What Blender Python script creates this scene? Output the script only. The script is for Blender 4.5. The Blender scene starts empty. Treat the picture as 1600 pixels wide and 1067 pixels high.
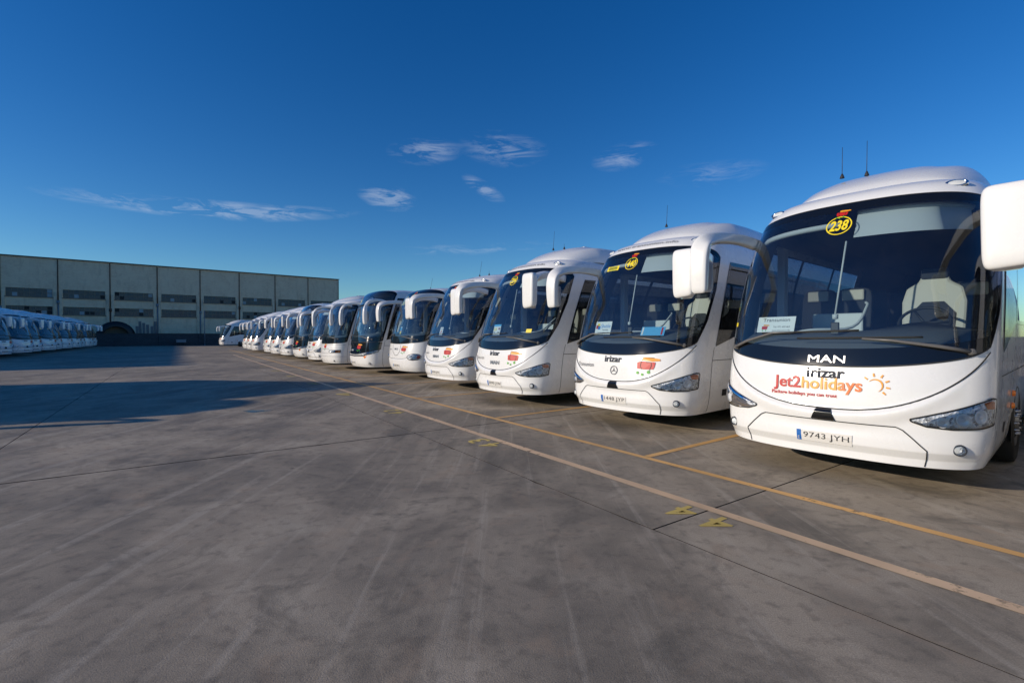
import bpy, math, random
import numpy as np
from mathutils import Vector, Matrix

random.seed(7); np.random.seed(7)
scene = bpy.context.scene
C = scene.collection
R = math.radians

# ------------------------------------------------------------------ camera
EYE = 1.58
cam_d = bpy.data.cameras.new('camera'); cam = bpy.data.objects.new('camera', cam_d); C.objects.link(cam)
cam_d.lens = 17.1; cam_d.sensor_width = 36; cam_d.clip_start = 0.05; cam_d.clip_end = 3000
cam.location = (0, 0, EYE); cam.rotation_euler = (R(90 - 0.70), 0, 0)
scene.camera = cam

# ------------------------------------------------------------------ light
SUN_AZ, SUN_EL = 250.0, 17.0        # azimuth clockwise from the view direction (+Y)
to_sun = Vector((math.sin(R(SUN_AZ)) * math.cos(R(SUN_EL)), math.cos(R(SUN_AZ)) * math.cos(R(SUN_EL)), math.sin(R(SUN_EL))))
sd = bpy.data.lights.new('sun', 'SUN'); so = bpy.data.objects.new('sun', sd); C.objects.link(so)
sd.energy = 3.15; sd.angle = R(0.53); sd.color = (1.0, 0.87, 0.71)
so.rotation_euler = to_sun.to_track_quat('Z', 'Y').to_euler()

world = bpy.data.worlds.new('World'); scene.world = world; world.use_nodes = True
wt = world.node_tree; wn = wt.nodes; wl = wt.links
bg = wn['Background']
sky = wn.new('ShaderNodeTexSky'); sky.sky_type = 'NISHITA'; sky.sun_disc = False
sky.sun_elevation = R(SUN_EL); sky.sun_rotation = R(SUN_AZ)
sky.air_density = 1.0; sky.dust_density = 0.1; sky.ozone_density = 2.5
hsv = wn.new('ShaderNodeHueSaturation'); hsv.inputs['Hue'].default_value = 0.507; hsv.inputs['Saturation'].default_value = 1.38; hsv.inputs['Value'].default_value = 0.92
wl.new(sky.outputs[0], hsv.inputs['Color'])
tint = wn.new('ShaderNodeMix'); tint.data_type = 'RGBA'; tint.blend_type = 'MULTIPLY'; tint.inputs[0].default_value = 1.0
wl.new(hsv.outputs[0], tint.inputs[6]); tint.inputs[7].default_value = (.66, .93, 1.13, 1)
# thin wisps of cirrus: one streaky noise on the view direction, kept to a few soft patches of the sky
tc = wn.new('ShaderNodeTexCoord')
def wmath(op, a, b=None, clamp=False):
    n = wn.new('ShaderNodeMath'); n.operation = op; n.use_clamp = clamp
    for i, v in enumerate((a, b)):
        if v is None: continue
        if isinstance(v, (int, float)): n.inputs[i].default_value = v
        else: wl.new(v, n.inputs[i])
    return n.outputs[0]
wmap = wn.new('ShaderNodeMapping'); wmap.inputs['Rotation'].default_value = (R(4), R(-8), 0); wmap.inputs['Scale'].default_value = (13, 13, 64); wl.new(tc.outputs['Generated'], wmap.inputs[0])
nz = wn.new('ShaderNodeTexNoise'); nz.inputs['Scale'].default_value = 1.0; nz.inputs['Detail'].default_value = 6; nz.inputs['Roughness'].default_value = 0.66; nz.inputs['Distortion'].default_value = 0.6
wl.new(wmap.outputs[0], nz.inputs['Vector'])
def patch_mask(az, el, waz, wel, tilt, gain):
    d = Vector((math.sin(R(az)) * math.cos(R(el)), math.cos(R(az)) * math.cos(R(el)), math.sin(R(el))))
    right = Vector((math.cos(R(az)), -math.sin(R(az)), 0)); up = right.cross(d); up = up if up.z > 0 else -up
    r2 = right * math.cos(R(tilt)) + up * math.sin(R(tilt)); u2 = up * math.cos(R(tilt)) - right * math.sin(R(tilt))
    # (x/waz)^2 + (y/wel)^2 through one matrix row pair; behind the dome the third row pushes it out
    n = wn.new('ShaderNodeMapping'); n.vector_type = 'TEXTURE'
    rot = Matrix((r2, u2, d)).transposed().to_euler(); n.inputs['Rotation'].default_value = rot; n.inputs['Location'].default_value = d; n.inputs['Scale'].default_value = (waz, wel, .5)
    wl.new(tc.outputs['Generated'], n.inputs[0])
    l = wn.new('ShaderNodeVectorMath'); l.operation = 'LENGTH'; wl.new(n.outputs[0], l.inputs[0])
    return wmath('MULTIPLY', wmath('SUBTRACT', 1.0, l.outputs['Value'], True), gain)
tot = None
for w in [(-31, 12.4, .24, .016, 3, 1.0), (-14.3, 15.3, .060, .022, -8, .9), (-10.0, 20.3, .075, .020, 5, .62), (-1.0, 20.8, .09, .026, -4, .5), (13.0, 19.6, .065, .020, 8, .55), (-3.2, 16.6, .016, .024, 60, .8),
          (22, 17.0, .10, .02, 0, .3), (-4, 10.0, .2, .012, 3, .35)]:
    o = patch_mask(*w); tot = o if tot is None else wmath('ADD', tot, o)
cov = wmath('MINIMUM', wmath('MULTIPLY', wmath('MULTIPLY', wmath('SUBTRACT', nz.outputs[0], 0.47, True), tot), 3.6), 0.24)
mixc = wn.new('ShaderNodeMix'); mixc.data_type = 'RGBA'
wl.new(cov, mixc.inputs[0]); wl.new(tint.outputs[2], mixc.inputs[6]); mixc.inputs[7].default_value = (6.2, 6.8, 7.6, 1)
wl.new(mixc.outputs[2], bg.inputs['Color']); bg.inputs['Strength'].default_value = 0.092

scene.view_settings.view_transform = 'Standard'; scene.view_settings.look = 'None'
scene.view_settings.exposure = 0.32; scene.view_settings.gamma = 1.0
scene.render.engine = 'CYCLES'
scene.cycles.max_bounces = 5; scene.cycles.diffuse_bounces = 3; scene.cycles.glossy_bounces = 3; scene.cycles.transparent_max_bounces = 8

# ------------------------------------------------------------------ yard frame: u runs along the row, v across it
ROW = R(34.8)
U = Vector((-math.sin(ROW), math.cos(ROW), 0)); V = Vector((math.cos(ROW), math.sin(ROW), 0))
def uv(u, v, z=0.0): return U * u + V * v + Vector((0, 0, z))
UV_ROT = math.atan2(U.y, U.x)      # local x of slab-frame objects = u direction

# ------------------------------------------------------------------ materials
MATS = {}
def mat(name, color=(.8, .8, .8), rough=.5, metal=0, coat=0, spec=.5, emis=None):
    if name in MATS: return MATS[name]
    m = bpy.data.materials.new(name); m.use_nodes = True
    b = m.node_tree.nodes['Principled BSDF']
    b.inputs['Base Color'].default_value = (*color, 1); b.inputs['Roughness'].default_value = rough
    b.inputs['Metallic'].default_value = metal; b.inputs['Coat Weight'].default_value = coat
    b.inputs['Coat Roughness'].default_value = .04; b.inputs['Specular IOR Level'].default_value = spec
    if emis: b.inputs['Emission Color'].default_value = (*emis, 1); b.inputs['Emission Strength'].default_value = 1
    MATS[name] = m
    return m
def nodes_of(m): return m.node_tree.nodes, m.node_tree.links, m.node_tree.nodes['Principled BSDF']
def noise(nt, links, vec, scale, detail=4, rough=.55, dist=0):
    n = nt.new('ShaderNodeTexNoise'); n.inputs['Scale'].default_value = scale; n.inputs['Detail'].default_value = detail
    n.inputs['Roughness'].default_value = rough; n.inputs['Distortion'].default_value = dist
    if vec is not None: links.new(vec, n.inputs['Vector'])
    return n.outputs[0]
def ramp(nt, links, fac, stops):
    r = nt.new('ShaderNodeValToRGB'); els = r.color_ramp.elements
    while len(els) < len(stops): els.new(0.5)
    for e, (p, c) in zip(els, stops):
        e.position = p; e.color = (*c, 1) if len(c) == 3 else c
    links.new(fac, r.inputs[0]); return r.outputs[0]
def mixrgb(nt, links, fac, a, b, mode='MIX'):
    n = nt.new('ShaderNodeMix'); n.data_type = 'RGBA'; n.blend_type = mode
    for i, v in ((0, fac), (6, a), (7, b)):
        if isinstance(v, (int, float)): n.inputs[i].default_value = v
        elif isinstance(v, tuple): n.inputs[i].default_value = (*v, 1)
        else: links.new(v, n.inputs[i])
    return n.outputs[2]
def maprange(nt, links, val, a, b, c=0, d=1):
    n = nt.new('ShaderNodeMapRange'); n.inputs[1].default_value = a; n.inputs[2].default_value = b
    n.inputs[3].default_value = c; n.inputs[4].default_value = d; links.new(val, n.inputs[0]); return n.outputs[0]
def mapping(nt, links, scale=(1, 1, 1), rot=(0, 0, 0), loc=(0, 0, 0), coord='Object'):
    t = nt.new('ShaderNodeTexCoord'); m = nt.new('ShaderNodeMapping')
    m.inputs['Scale'].default_value = scale; m.inputs['Rotation'].default_value = rot; m.inputs['Location'].default_value = loc
    links.new(t.outputs[coord], m.inputs[0]); return m.outputs[0]
def worldpos(nt, links, scale=(1, 1, 1), rot=(0, 0, 0)):
    g = nt.new('ShaderNodeNewGeometry'); m = nt.new('ShaderNodeMapping'); m.inputs['Scale'].default_value = scale; m.inputs['Rotation'].default_value = rot
    links.new(g.outputs['Position'], m.inputs[0]); return m.outputs[0]
def bump(nt, links, b, h, strength=.2, dist=.01):
    n = nt.new('ShaderNodeBump'); n.inputs['Strength'].default_value = strength; n.inputs['Distance'].default_value = dist
    links.new(h, n.inputs['Height']); links.new(n.outputs[0], b.inputs['Normal'])

# white coach paint with faint road film
paint = mat('white_paint', (.80, .80, .79), .28, 0, .7)
nt, lk, b = nodes_of(paint)
v = mapping(nt, lk, (1, 1, 1)); n1 = noise(nt, lk, v, 3.5, 5); n2 = noise(nt, lk, mapping(nt, lk, (14, 14, 1.2)), 2.0, 4)
film = mixrgb(nt, lk, maprange(nt, lk, n1, .45, .75, 0, .25), (.81, .81, .80), (.74, .72, .69))
film = mixrgb(nt, lk, maprange(nt, lk, n2, .55, .8, 0, .10), film, (.60, .58, .55))
lk.new(film, b.inputs['Base Color']); lk.new(maprange(nt, lk, n1, .3, .7, .22, .36), b.inputs['Roughness'])
grey_side = paint
black = mat('black_gloss', (.006, .007, .009), .08, 0, .3)
gap = mat('panel_gap', (.012, .012, .012), .7)
rubber = mat('black_rubber', (.018, .018, .018), .65)
plastic = mat('dark_plastic', (.03, .03, .032), .5)
chrome = mat('chrome', (.75, .76, .78), .12, 1)
darkchrome = mat('dark_chrome', (.03, .036, .05), .6, 0, 0, .25)
alu = mat('aluminium', (.55, .56, .57), .32, 1)
dash_m = mat('dashboard_vinyl', (.09, .095, .10), .6)
lining_m = mat('cabin_lining', (.10, .10, .105), .8)
seat_dark = mat('seat_fabric', (.035, .037, .045), .9)
seat_cream = mat('seat_leather', (.52, .47, .39), .55)
blind_m = mat('sun_blind', (.50, .53, .55), .75)
cabinwhite = mat('cabin_white', (.6, .62, .62), .45)
amber = mat('amber_lens', (.55, .16, .05), .22, 0, .5)
orange = mat('orange_lens', (.9, .22, .02), .25, 0, .5)
red = mat('sign_red', (.50, .012, .010), .45)
txt_orange = mat('sign_orange', (.80, .33, .02), .4)
txt_deep = mat('sign_deep_orange', (.72, .16, .02), .4)
yellow = mat('sign_yellow', (.85, .66, .02), .45)
green = mat('sign_green', (.10, .42, .04), .45)
blue = mat('sign_blue', (.02, .22, .62), .4)
txt_grey = mat('lettering_grey', (.13, .13, .14), .5)
txt_black = mat('lettering_black', (.02, .02, .022), .5)
txt_white = mat('lettering_white', (.75, .76, .78), .25, .3)
paper = mat('paper_white', (.78, .80, .80), .6)
paper_blue = mat('paper_blue', (.10, .42, .75), .6)
plate_m = mat('plate_white', (.72, .70, .66), .35)
plate_blue = mat('plate_blue', (.01, .13, .45), .35)
bowl_m = mat('lamp_bowl', (.82, .84, .87), .2, .2)
wiper_m = mat('wiper_arm', (.13, .125, .12), .38)
hub_m = mat('wheel_hub', (.42, .43, .44), .4, .8)
# lamp reflector: pale and dark cells painted in for the sparkle of chrome facets
refl = mat('lamp_reflector', (.72, .75, .80), .25, 0)
nt, lk, b = nodes_of(refl)
vo = nt.new('ShaderNodeTexVoronoi'); vo.inputs['Scale'].default_value = 38; lk.new(mapping(nt, lk), vo.inputs['Vector'])
sepc = nt.new('ShaderNodeSeparateColor'); lk.new(vo.outputs['Color'], sepc.inputs[0])
bump(nt, lk, b, vo.outputs['Distance'], .7, .02)
lk.new(ramp(nt, lk, sepc.outputs[0], [(0, (.22, .23, .25)), (.25, (.62, .64, .67)), (.7, (.85, .87, .9)), (1, (.95, .96, .98))]), b.inputs['Base Color'])

def glass_mat(name, tint, ior=1.5, rough=0.0, refl_gain=1.0, dust=0):
    m = bpy.data.materials.new(name); m.use_nodes = True
    t = m.node_tree; t.nodes.remove(t.nodes['Principled BSDF']); out = t.nodes['Material Output']
    tr = t.nodes.new('ShaderNodeBsdfTransparent'); tr.inputs[0].default_value = (*tint, 1)
    gl = t.nodes.new('ShaderNodeBsdfGlossy'); gl.inputs['Roughness'].default_value = rough; gl.inputs['Color'].default_value = (.95, .97, 1, 1)
    fr = t.nodes.new('ShaderNodeFresnel'); fr.inputs[0].default_value = ior
    mx = t.nodes.new('ShaderNodeMixShader')
    mu = t.nodes.new('ShaderNodeMath'); mu.operation = 'MULTIPLY'; mu.use_clamp = True; mu.inputs[1].default_value = refl_gain
    t.links.new(fr.outputs[0], mu.inputs[0]); t.links.new(mu.outputs[0], mx.inputs[0]); t.links.new(tr.outputs[0], mx.inputs[1]); t.links.new(gl.outputs[0], mx.inputs[2])
    if dust:
        co_ = t.nodes.new('ShaderNodeTexCoord'); dn = t.nodes.new('ShaderNodeTexNoise'); dn.inputs['Scale'].default_value = 2.2; dn.inputs['Detail'].default_value = 6; dn.inputs['Roughness'].default_value = .65; t.links.new(co_.outputs['Object'], dn.inputs['Vector'])
        mr = t.nodes.new('ShaderNodeMapRange'); mr.inputs[1].default_value = .35; mr.inputs[2].default_value = .75; mr.inputs[3].default_value = dust * .3; mr.inputs[4].default_value = dust; t.links.new(dn.outputs[0], mr.inputs[0])
        df = t.nodes.new('ShaderNodeBsdfDiffuse'); df.inputs[0].default_value = (.52, .50, .46, 1); m2 = t.nodes.new('ShaderNodeMixShader'); t.links.new(mr.outputs[0], m2.inputs[0]); t.links.new(mx.outputs[0], m2.inputs[1]); t.links.new(df.outputs[0], m2.inputs[2]); mx = m2
    t.links.new(mx.outputs[0], out.inputs[0]); MATS[name] = m
    return m
glass = glass_mat('windscreen_glass', (.70, .81, .85), 1.52, 0, 2.1, .014)
side_glass_m = glass_mat('tinted_side_glass', (.42, .47, .49), 1.5, 0, 1.2, .02)
lens_glass = glass_mat('lamp_lens', (.93, .95, .97), 1.5, 0.02)
dark_glass = mat('dark_tinted_glass', (.012, .014, .017), .05, 0, .4)

# ------------------------------------------------------------------ mesh helpers
def tag(o, label=None, cat=None, group=None, kind=None):
    if label: o['label'] = label
    if cat: o['category'] = cat
    if group: o['group'] = group
    if kind: o['kind'] = kind
    return o
KIDS = {}
def link(name, me, parent=None):
    o = bpy.data.objects.new(name, me); C.objects.link(o)
    if parent is not None: o.parent = parent; KIDS.setdefault(parent, []).append(o)
    return o
class MB:
    def __init__(s): s.v = []; s.f = []; s.m = []
    def add(s, verts, faces, mi=0):
        k = len(s.v); s.v.extend([tuple(p) for p in verts]); s.f.extend([tuple(k + i for i in f) for f in faces]); s.m.extend([mi] * len(faces)); return s
    def box(s, c, d, rot=None, mi=0):
        P = []
        for z in (-.5, .5):
            for x, y in ((-.5, -.5), (.5, -.5), (.5, .5), (-.5, .5)):
                p = Vector((x * d[0], y * d[1], z * d[2]))
                if rot is not None: p = rot @ p
                P.append(Vector(c) + p)
        return s.add(P, [(0, 3, 2, 1), (4, 5, 6, 7), (0, 1, 5, 4), (1, 2, 6, 5), (2, 3, 7, 6), (3, 0, 4, 7)], mi)
    def tube(s, pts, r, n=8, mi=0, caps=True):
        pts = [Vector(p) for p in pts]; rr = r if hasattr(r, '__len__') else [r] * len(pts)
        rings = []; prev = None
        for i, p in enumerate(pts):
            t = (pts[min(i + 1, len(pts) - 1)] - pts[max(i - 1, 0)]).normalized()
            a = t.orthogonal().normalized() if prev is None else (prev - t * prev.dot(t)).normalized()
            prev = a; bb = t.cross(a)
            rings.append([p + (a * math.cos(2 * math.pi * k / n) + bb * math.sin(2 * math.pi * k / n)) * rr[i] for k in range(n)])
        V_ = [q for r_ in rings for q in r_]; F = []
        for i in range(len(pts) - 1):
            for k in range(n):
                F.append((i * n + k, i * n + (k + 1) % n, (i + 1) * n + (k + 1) % n, (i + 1) * n + k))
        if caps: F.append(tuple(reversed(range(n)))); F.append(tuple((len(pts) - 1) * n + k for k in range(n)))
        return s.add(V_, F, mi)
    def lathe(s, prof, origin, axis, n=24, mi=0):
        axis = Vector(axis).normalized(); a = axis.orthogonal().normalized(); bb = axis.cross(a); V_ = []; F = []
        for (r, h) in prof:
            for k in range(n):
                an = 2 * math.pi * k / n; V_.append(Vector(origin) + axis * h + (a * math.cos(an) + bb * math.sin(an)) * r)
        for i in range(len(prof) - 1):
            for k in range(n): F.append((i * n + k, i * n + (k + 1) % n, (i + 1) * n + (k + 1) % n, (i + 1) * n + k))
        return s.add(V_, F, mi)
    def grid(s, P, mask=None, mi=0):      # P: (rows, cols, 3)
        r, c, _ = P.shape; F = []
        for i in range(r - 1):
            for j in range(c - 1):
                if mask is None or mask[i, j]: F.append((i * c + j, i * c + j + 1, (i + 1) * c + j + 1, (i + 1) * c + j))
        return s.add(P.reshape(-1, 3).tolist(), F, mi)
    def build(s, name, mats, parent=None, smooth=True, bevel=0):
        used = sorted({i for f in s.f for i in f})
        if len(used) != len(s.v):
            ix = {o_: n_ for n_, o_ in enumerate(used)}; s.v = [s.v[i] for i in used]; s.f = [tuple(ix[i] for i in f) for f in s.f]
        me = bpy.data.meshes.new(name); me.from_pydata(s.v, [], s.f)
        for m in (mats if isinstance(mats, (list, tuple)) else [mats]): me.materials.append(m)
        me.polygons.foreach_set('material_index', s.m)
        if smooth: me.polygons.foreach_set('use_smooth', [True] * len(me.polygons))
        me.validate(); me.update()
        o = link(name, me, parent)
        if bevel:
            bm = o.modifiers.new('bevel', 'BEVEL'); bm.width = bevel; bm.segments = 2; bm.limit_method = 'ANGLE'
        return o
TEXT_CACHE = {}
def text_mesh(s, size=1, bold=0, shear=0, spacing=1.0, align='CENTER'):
    key = (s, bold, shear, spacing, align)
    if key not in TEXT_CACHE:
        cu = bpy.data.curves.new('t', 'FONT'); cu.body = s; cu.size = 1; cu.offset = bold; cu.shear = shear; cu.space_character = spacing
        cu.align_x = align; cu.align_y = 'CENTER'; cu.resolution_u = 3
        o = bpy.data.objects.new('t', cu); C.objects.link(o)
        bpy.context.view_layer.update(); dg = bpy.context.evaluated_depsgraph_get()
        me = o.evaluated_get(dg).to_mesh()
        TEXT_CACHE[key] = ([tuple(v.co) for v in me.vertices], [tuple(p.vertices) for p in me.polygons])
        o.evaluated_get(dg).to_mesh_clear(); bpy.data.objects.remove(o); bpy.data.curves.remove(cu)
    vs, fs = TEXT_CACHE[key]
    return [(x * size, y * size) for x, y, z in vs], fs
def text_fit(s, width, height=None, **k):
    vs, fs = text_mesh(s, 1, **k); xs = [p[0] for p in vs]; ys = [p[1] for p in vs]
    w0, w1, h0, h1 = min(xs), max(xs), min(ys), max(ys); sx = width / (w1 - w0); sy = sx if height is None else height / (h1 - h0)
    return [((x - (w0 + w1) / 2) * sx, (y - (h0 + h1) / 2) * sy) for x, y in vs], fs

def smooth_profile(zk, vk, zs, sig):
    zz = np.linspace(zk[0] - .3, zk[-1] + .3, 1400); vv = np.interp(zz, zk, vk)
    # linear extrapolation keeps ends true
    vv = np.where(zz < zk[0], vk[0] + (vk[1] - vk[0]) / (zk[1] - zk[0]) * (zz - zk[0]), vv)
    vv = np.where(zz > zk[-1], vk[-1] + (vk[-1] - vk[-2]) / (zk[-1] - zk[-2]) * (zz - zk[-1]), vv)
    dz = zz[1] - zz[0]; k = int(3 * sig / dz); ker = np.exp(-.5 * (np.arange(-k, k + 1) * dz / sig) ** 2); ker /= ker.sum()
    return np.interp(zs, zz, np.convolve(np.pad(vv, k, 'edge'), ker, 'valid'))
def sstep(a, b, x): t = np.clip((x - a) / (b - a), 0, 1); return t * t * (3 - 2 * t)

# ------------------------------------------------------------------ the coach builder
LENGTH = 12.0
class Coach:
    def __init__(s, p):
        s.p = p
        zt = p['ztop']; z0 = p['zbot']
        s.zs = np.concatenate([np.linspace(z0, zt - .35, 380), zt - .35 + .35 * np.sin(np.linspace(0, math.pi / 2, 40)[1:])])
        s.f = smooth_profile(p['zk'], p['fk'], s.zs, .05); s.w = smooth_profile(p['zk'], p['wk'], s.zs, .04); s.w = np.maximum(s.w, .02)
        s.D = np.interp(s.zs, [z0, 1.3, 3.0, zt], p['Dk']); s.D = np.minimum(s.D, s.w * 1.2)
        n = p.get('n', 2.7); th = np.linspace(0, math.pi / 2, 160); e = 2 / n
        bx = np.sin(th) ** e; by = 1 - np.cos(th) ** e
        s.sig = np.linspace(0, 1, 101); s.X = np.zeros((len(s.zs), 101)); s.Y = s.X.copy(); s.S = np.zeros(len(s.zs))
        for i in range(len(s.zs)):
            x = bx * s.w[i]; y = s.f[i] + by * s.D[i]; d = np.concatenate([[0], np.cumsum(np.hypot(np.diff(x), np.diff(y)))])
            s.S[i] = d[-1]; s.X[i] = np.interp(s.sig * d[-1], d, x); s.Y[i] = np.interp(s.sig * d[-1], d, y)
    def arc(s, z): return np.interp(z, s.zs, s.S)
    def raw(s, sg, z):
        sg = np.asarray(sg, float); z = np.asarray(z, float); sg, z = np.broadcast_arrays(sg, z)
        iz = np.clip(np.interp(z, s.zs, np.arange(len(s.zs))), 0, len(s.zs) - 1.0001); i = iz.astype(int); a = iz - i
        q = np.clip(np.abs(sg), 0, 1) * 100; j = np.minimum(q.astype(int), 99); c = q - j
        def sm(T): return (T[i, j] * (1 - a) + T[i + 1, j] * a) * (1 - c) + (T[i, j + 1] * (1 - a) + T[i + 1, j + 1] * a) * c
        x = sm(s.X) * np.sign(sg); y = sm(s.Y) + np.maximum(np.abs(sg) - 1, 0)
        if 'disp' in s.p: y = y - s.p['disp'](sg, z)
        return np.stack([x, y, z], -1)
    def nrm(s, sg, z):
        e = .006; sg = np.asarray(sg, float); z = np.asarray(z, float)
        a = s.raw(sg + e, z) - s.raw(sg - e, z); bb = s.raw(sg, np.minimum(z + .01, s.p['ztop'])) - s.raw(sg, z - .01)
        n = np.cross(a, bb); return n / (np.linalg.norm(n, axis=-1, keepdims=True) + 1e-9)
    def pt(s, sg, z, off=0.0):
        P = s.raw(sg, z)
        return P + s.nrm(sg, z) * (np.asarray(off)[..., None] if np.ndim(off) else off)
    def vec(s, sg, z, off=0.0): return Vector(s.pt(sg, z, off).tolist())
    # decal: flat coordinates (metres) wrapped on the skin
    def flat(s, pts2, sg0, z0, off, kz=1.0, rot=0.0):
        a = np.array(pts2, float); c_, s_ = math.cos(rot), math.sin(rot); a = np.stack([a[:, 0] * c_ - a[:, 1] * s_, a[:, 0] * s_ + a[:, 1] * c_], -1)
        z = z0 + a[:, 1] * kz; sg = sg0 + a[:, 0] / s.arc(z0); return s.pt(sg, z, off).tolist()
    def ribbon(s, pts, width, off=.003, step=.03):
        pts = np.array(pts, float); arc0 = 1.6
        d = np.concatenate([[0], np.cumsum(np.hypot(np.diff(pts[:, 0]) * arc0, np.diff(pts[:, 1])))]); n = max(3, int(d[-1] / step))
        t = np.linspace(0, d[-1], n); sg = np.interp(t, d, pts[:, 0]); z = np.interp(t, d, pts[:, 1])
        P = s.pt(sg, z, off); N = s.nrm(sg, z); T = np.gradient(P, axis=0); B = np.cross(N, T); B /= np.linalg.norm(B, axis=1, keepdims=True) + 1e-9
        return np.stack([P - B * width / 2, P + B * width / 2], 1)
    # windscreen outline
    def ws(s, q, t):
        p = s.p; aq = np.abs(q)
        zb = p['ws_zb'] + p['ws_rise'] * aq ** 2.2 + p.get('ws_rb', .05) * aq ** 12
        zt = p['ws_zt'] - p['ws_drop'] * aq ** 2.5 - p.get('ws_rt', .10) * aq ** 12
        return q * np.interp(t, p['ws_t'], p['ws_s']), zb + (zt - zb) * t
    def in_ws(s, sg, z, m):
        p = s.p; t = (z - p['ws_zb']) / (p['ws_zt'] - p['ws_zb'])
        q = np.clip(np.abs(sg) / np.interp(np.clip(t, 0, 1), p['ws_t'], p['ws_s']), 0, 1)
        zb = p['ws_zb'] + p['ws_rise'] * q ** 2.2 + p.get('ws_rb', .05) * q ** 12; zt = p['ws_zt'] - p['ws_drop'] * q ** 2.5 - p.get('ws_rt', .10) * q ** 12
        t = np.clip((z - zb) / (zt - zb), 0, 1)
        return (np.abs(sg) < np.interp(t, p['ws_t'], p['ws_s']) - m / 1.6) & (z > zb + m) & (z < zt - m)
    # driver window: front edge sig_f(z) behind the pillar, belt line rising rearwards; local coordinate a = |sig|-1 (metres)
    def side_belt(s, y): p = s.p; return np.interp(y, [0, p['belt_run'], 20], [p['belt0'], p['belt1'], p['belt1']])
    def in_side(s, asg, z, m):
        p = s.p; a = asg - 1; zt = p['side_top'] - m
        fr = p['pillar'] + m; y = a - p['pillar']
        return (a > fr) & (a < p['side_end'] - m) & (z < zt) & (z > s.side_belt(y) + m)

def rounded_rect(w, h, n=24, e=4):
    out = []
    for k in range(n):
        a = 2 * math.pi * k / n; c_, s_ = math.cos(a), math.sin(a)
        out.append((math.copysign(abs(c_) ** (2 / e), c_) * w / 2, math.copysign(abs(s_) ** (2 / e), s_) * h / 2))
    return out

def make_body(co, root):
    p = co.p; L = LENGTH
    zr = np.concatenate([[p['zbot'], .335, .368, .376, .384, .415, .446, .452, .459], np.linspace(.48, p['ztop'] - .35, 98), p['ztop'] - .35 + .35 * np.sin(np.linspace(0, math.pi / 2, 18)[1:])])
    sf = np.linspace(-1, 1, 113); Z, SG = np.meshgrid(zr, sf, indexing='ij')
    sidea = np.concatenate([np.arange(.05, 1.75, .05), np.arange(2.0, 10.6, .5)])
    F = co.raw(SG, Z)
    def side(sign):
        a = np.concatenate([sidea]); S_ = np.broadcast_to(sign * (1 + a), (len(zr), len(a))); P = co.raw(S_, Z[:, :1])
        end = P[:, -1:, :].copy(); end[..., 1] = L; P[..., 1] = np.minimum(P[..., 1], L - .05)
        return np.concatenate([P, end], 1)
    Rr, Ll = side(1), side(-1)[:, ::-1]
    P = np.concatenate([Ll, F, Rr], 1)
    full = np.concatenate([-(1 + np.concatenate([sidea, [11]]))[::-1], sf, 1 + np.concatenate([sidea, [11]])])
    cs = (full[1:] + full[:-1]) / 2; cz = (zr[1:] + zr[:-1]) / 2; CZ, CS = np.meshgrid(cz, cs, indexing='ij')
    hole = co.in_ws(CS, CZ, .03) & (np.abs(CS) < 1.3)
    hole |= co.in_side(np.abs(CS), CZ, .035)
    m = MB(); m.grid(P, ~hole)
    rows, cols = P.shape[:2]
    m.f.append(tuple([i * cols + cols - 1 for i in range(rows)] + [i * cols for i in reversed(range(rows))])); m.m.append(0)   # rear
    m.build('body', paint, root)
    # underbody
    mu = MB(); mu.grid(np.stack([P[0] + [0, 0, .012], P[0] * [0, 1, 1] + [0, 0, .012]]))
    mu.box((0, 6.3, .42), (1.9, 10.6, .16)); mu.build('underbody', plastic, root, False)
    # lining
    zl = np.concatenate([np.linspace(.95, p['ztop'] - .30, 60)]); sl = np.linspace(-1, 1, 61)
    al = np.concatenate([np.arange(.1, 1.8, .1), [2.2, 2.7, 3.2, 3.7, 4.2, 4.62, 8]]); fs = np.concatenate([-(1 + al)[::-1], sl, 1 + al])
    Zl, Sl = np.meshgrid(zl, fs, indexing='ij'); Pl = co.pt(Sl, Zl, -.06)
    Pl = np.where(np.isfinite(Pl), Pl, 0)
    c1 = (fs[1:] + fs[:-1]) / 2; c2 = (zl[1:] + zl[:-1]) / 2; C2, C1 = np.meshgrid(c2, c1, indexing='ij')
    hl = (co.in_ws(C1, C2, -.05) & (np.abs(C1) < 1.3)) | co.in_side(np.abs(C1), C2, -.03)
    ml = MB(); ml.grid(Pl, ~hl); ml.build('cabin_lining', lining_m, root)
    mf = MB(); mf.box((0, 5.4, 1.12), (2.3, 9.2, .04)); mf.box((0, 9.9, 2.1), (2.3, .04, 2.2)); mf.box((0, 5.6, p['ztop'] - .40), (1.9, 8.0, .04)); mf.build('cabin_floor', lining_m, root, False)

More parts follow.
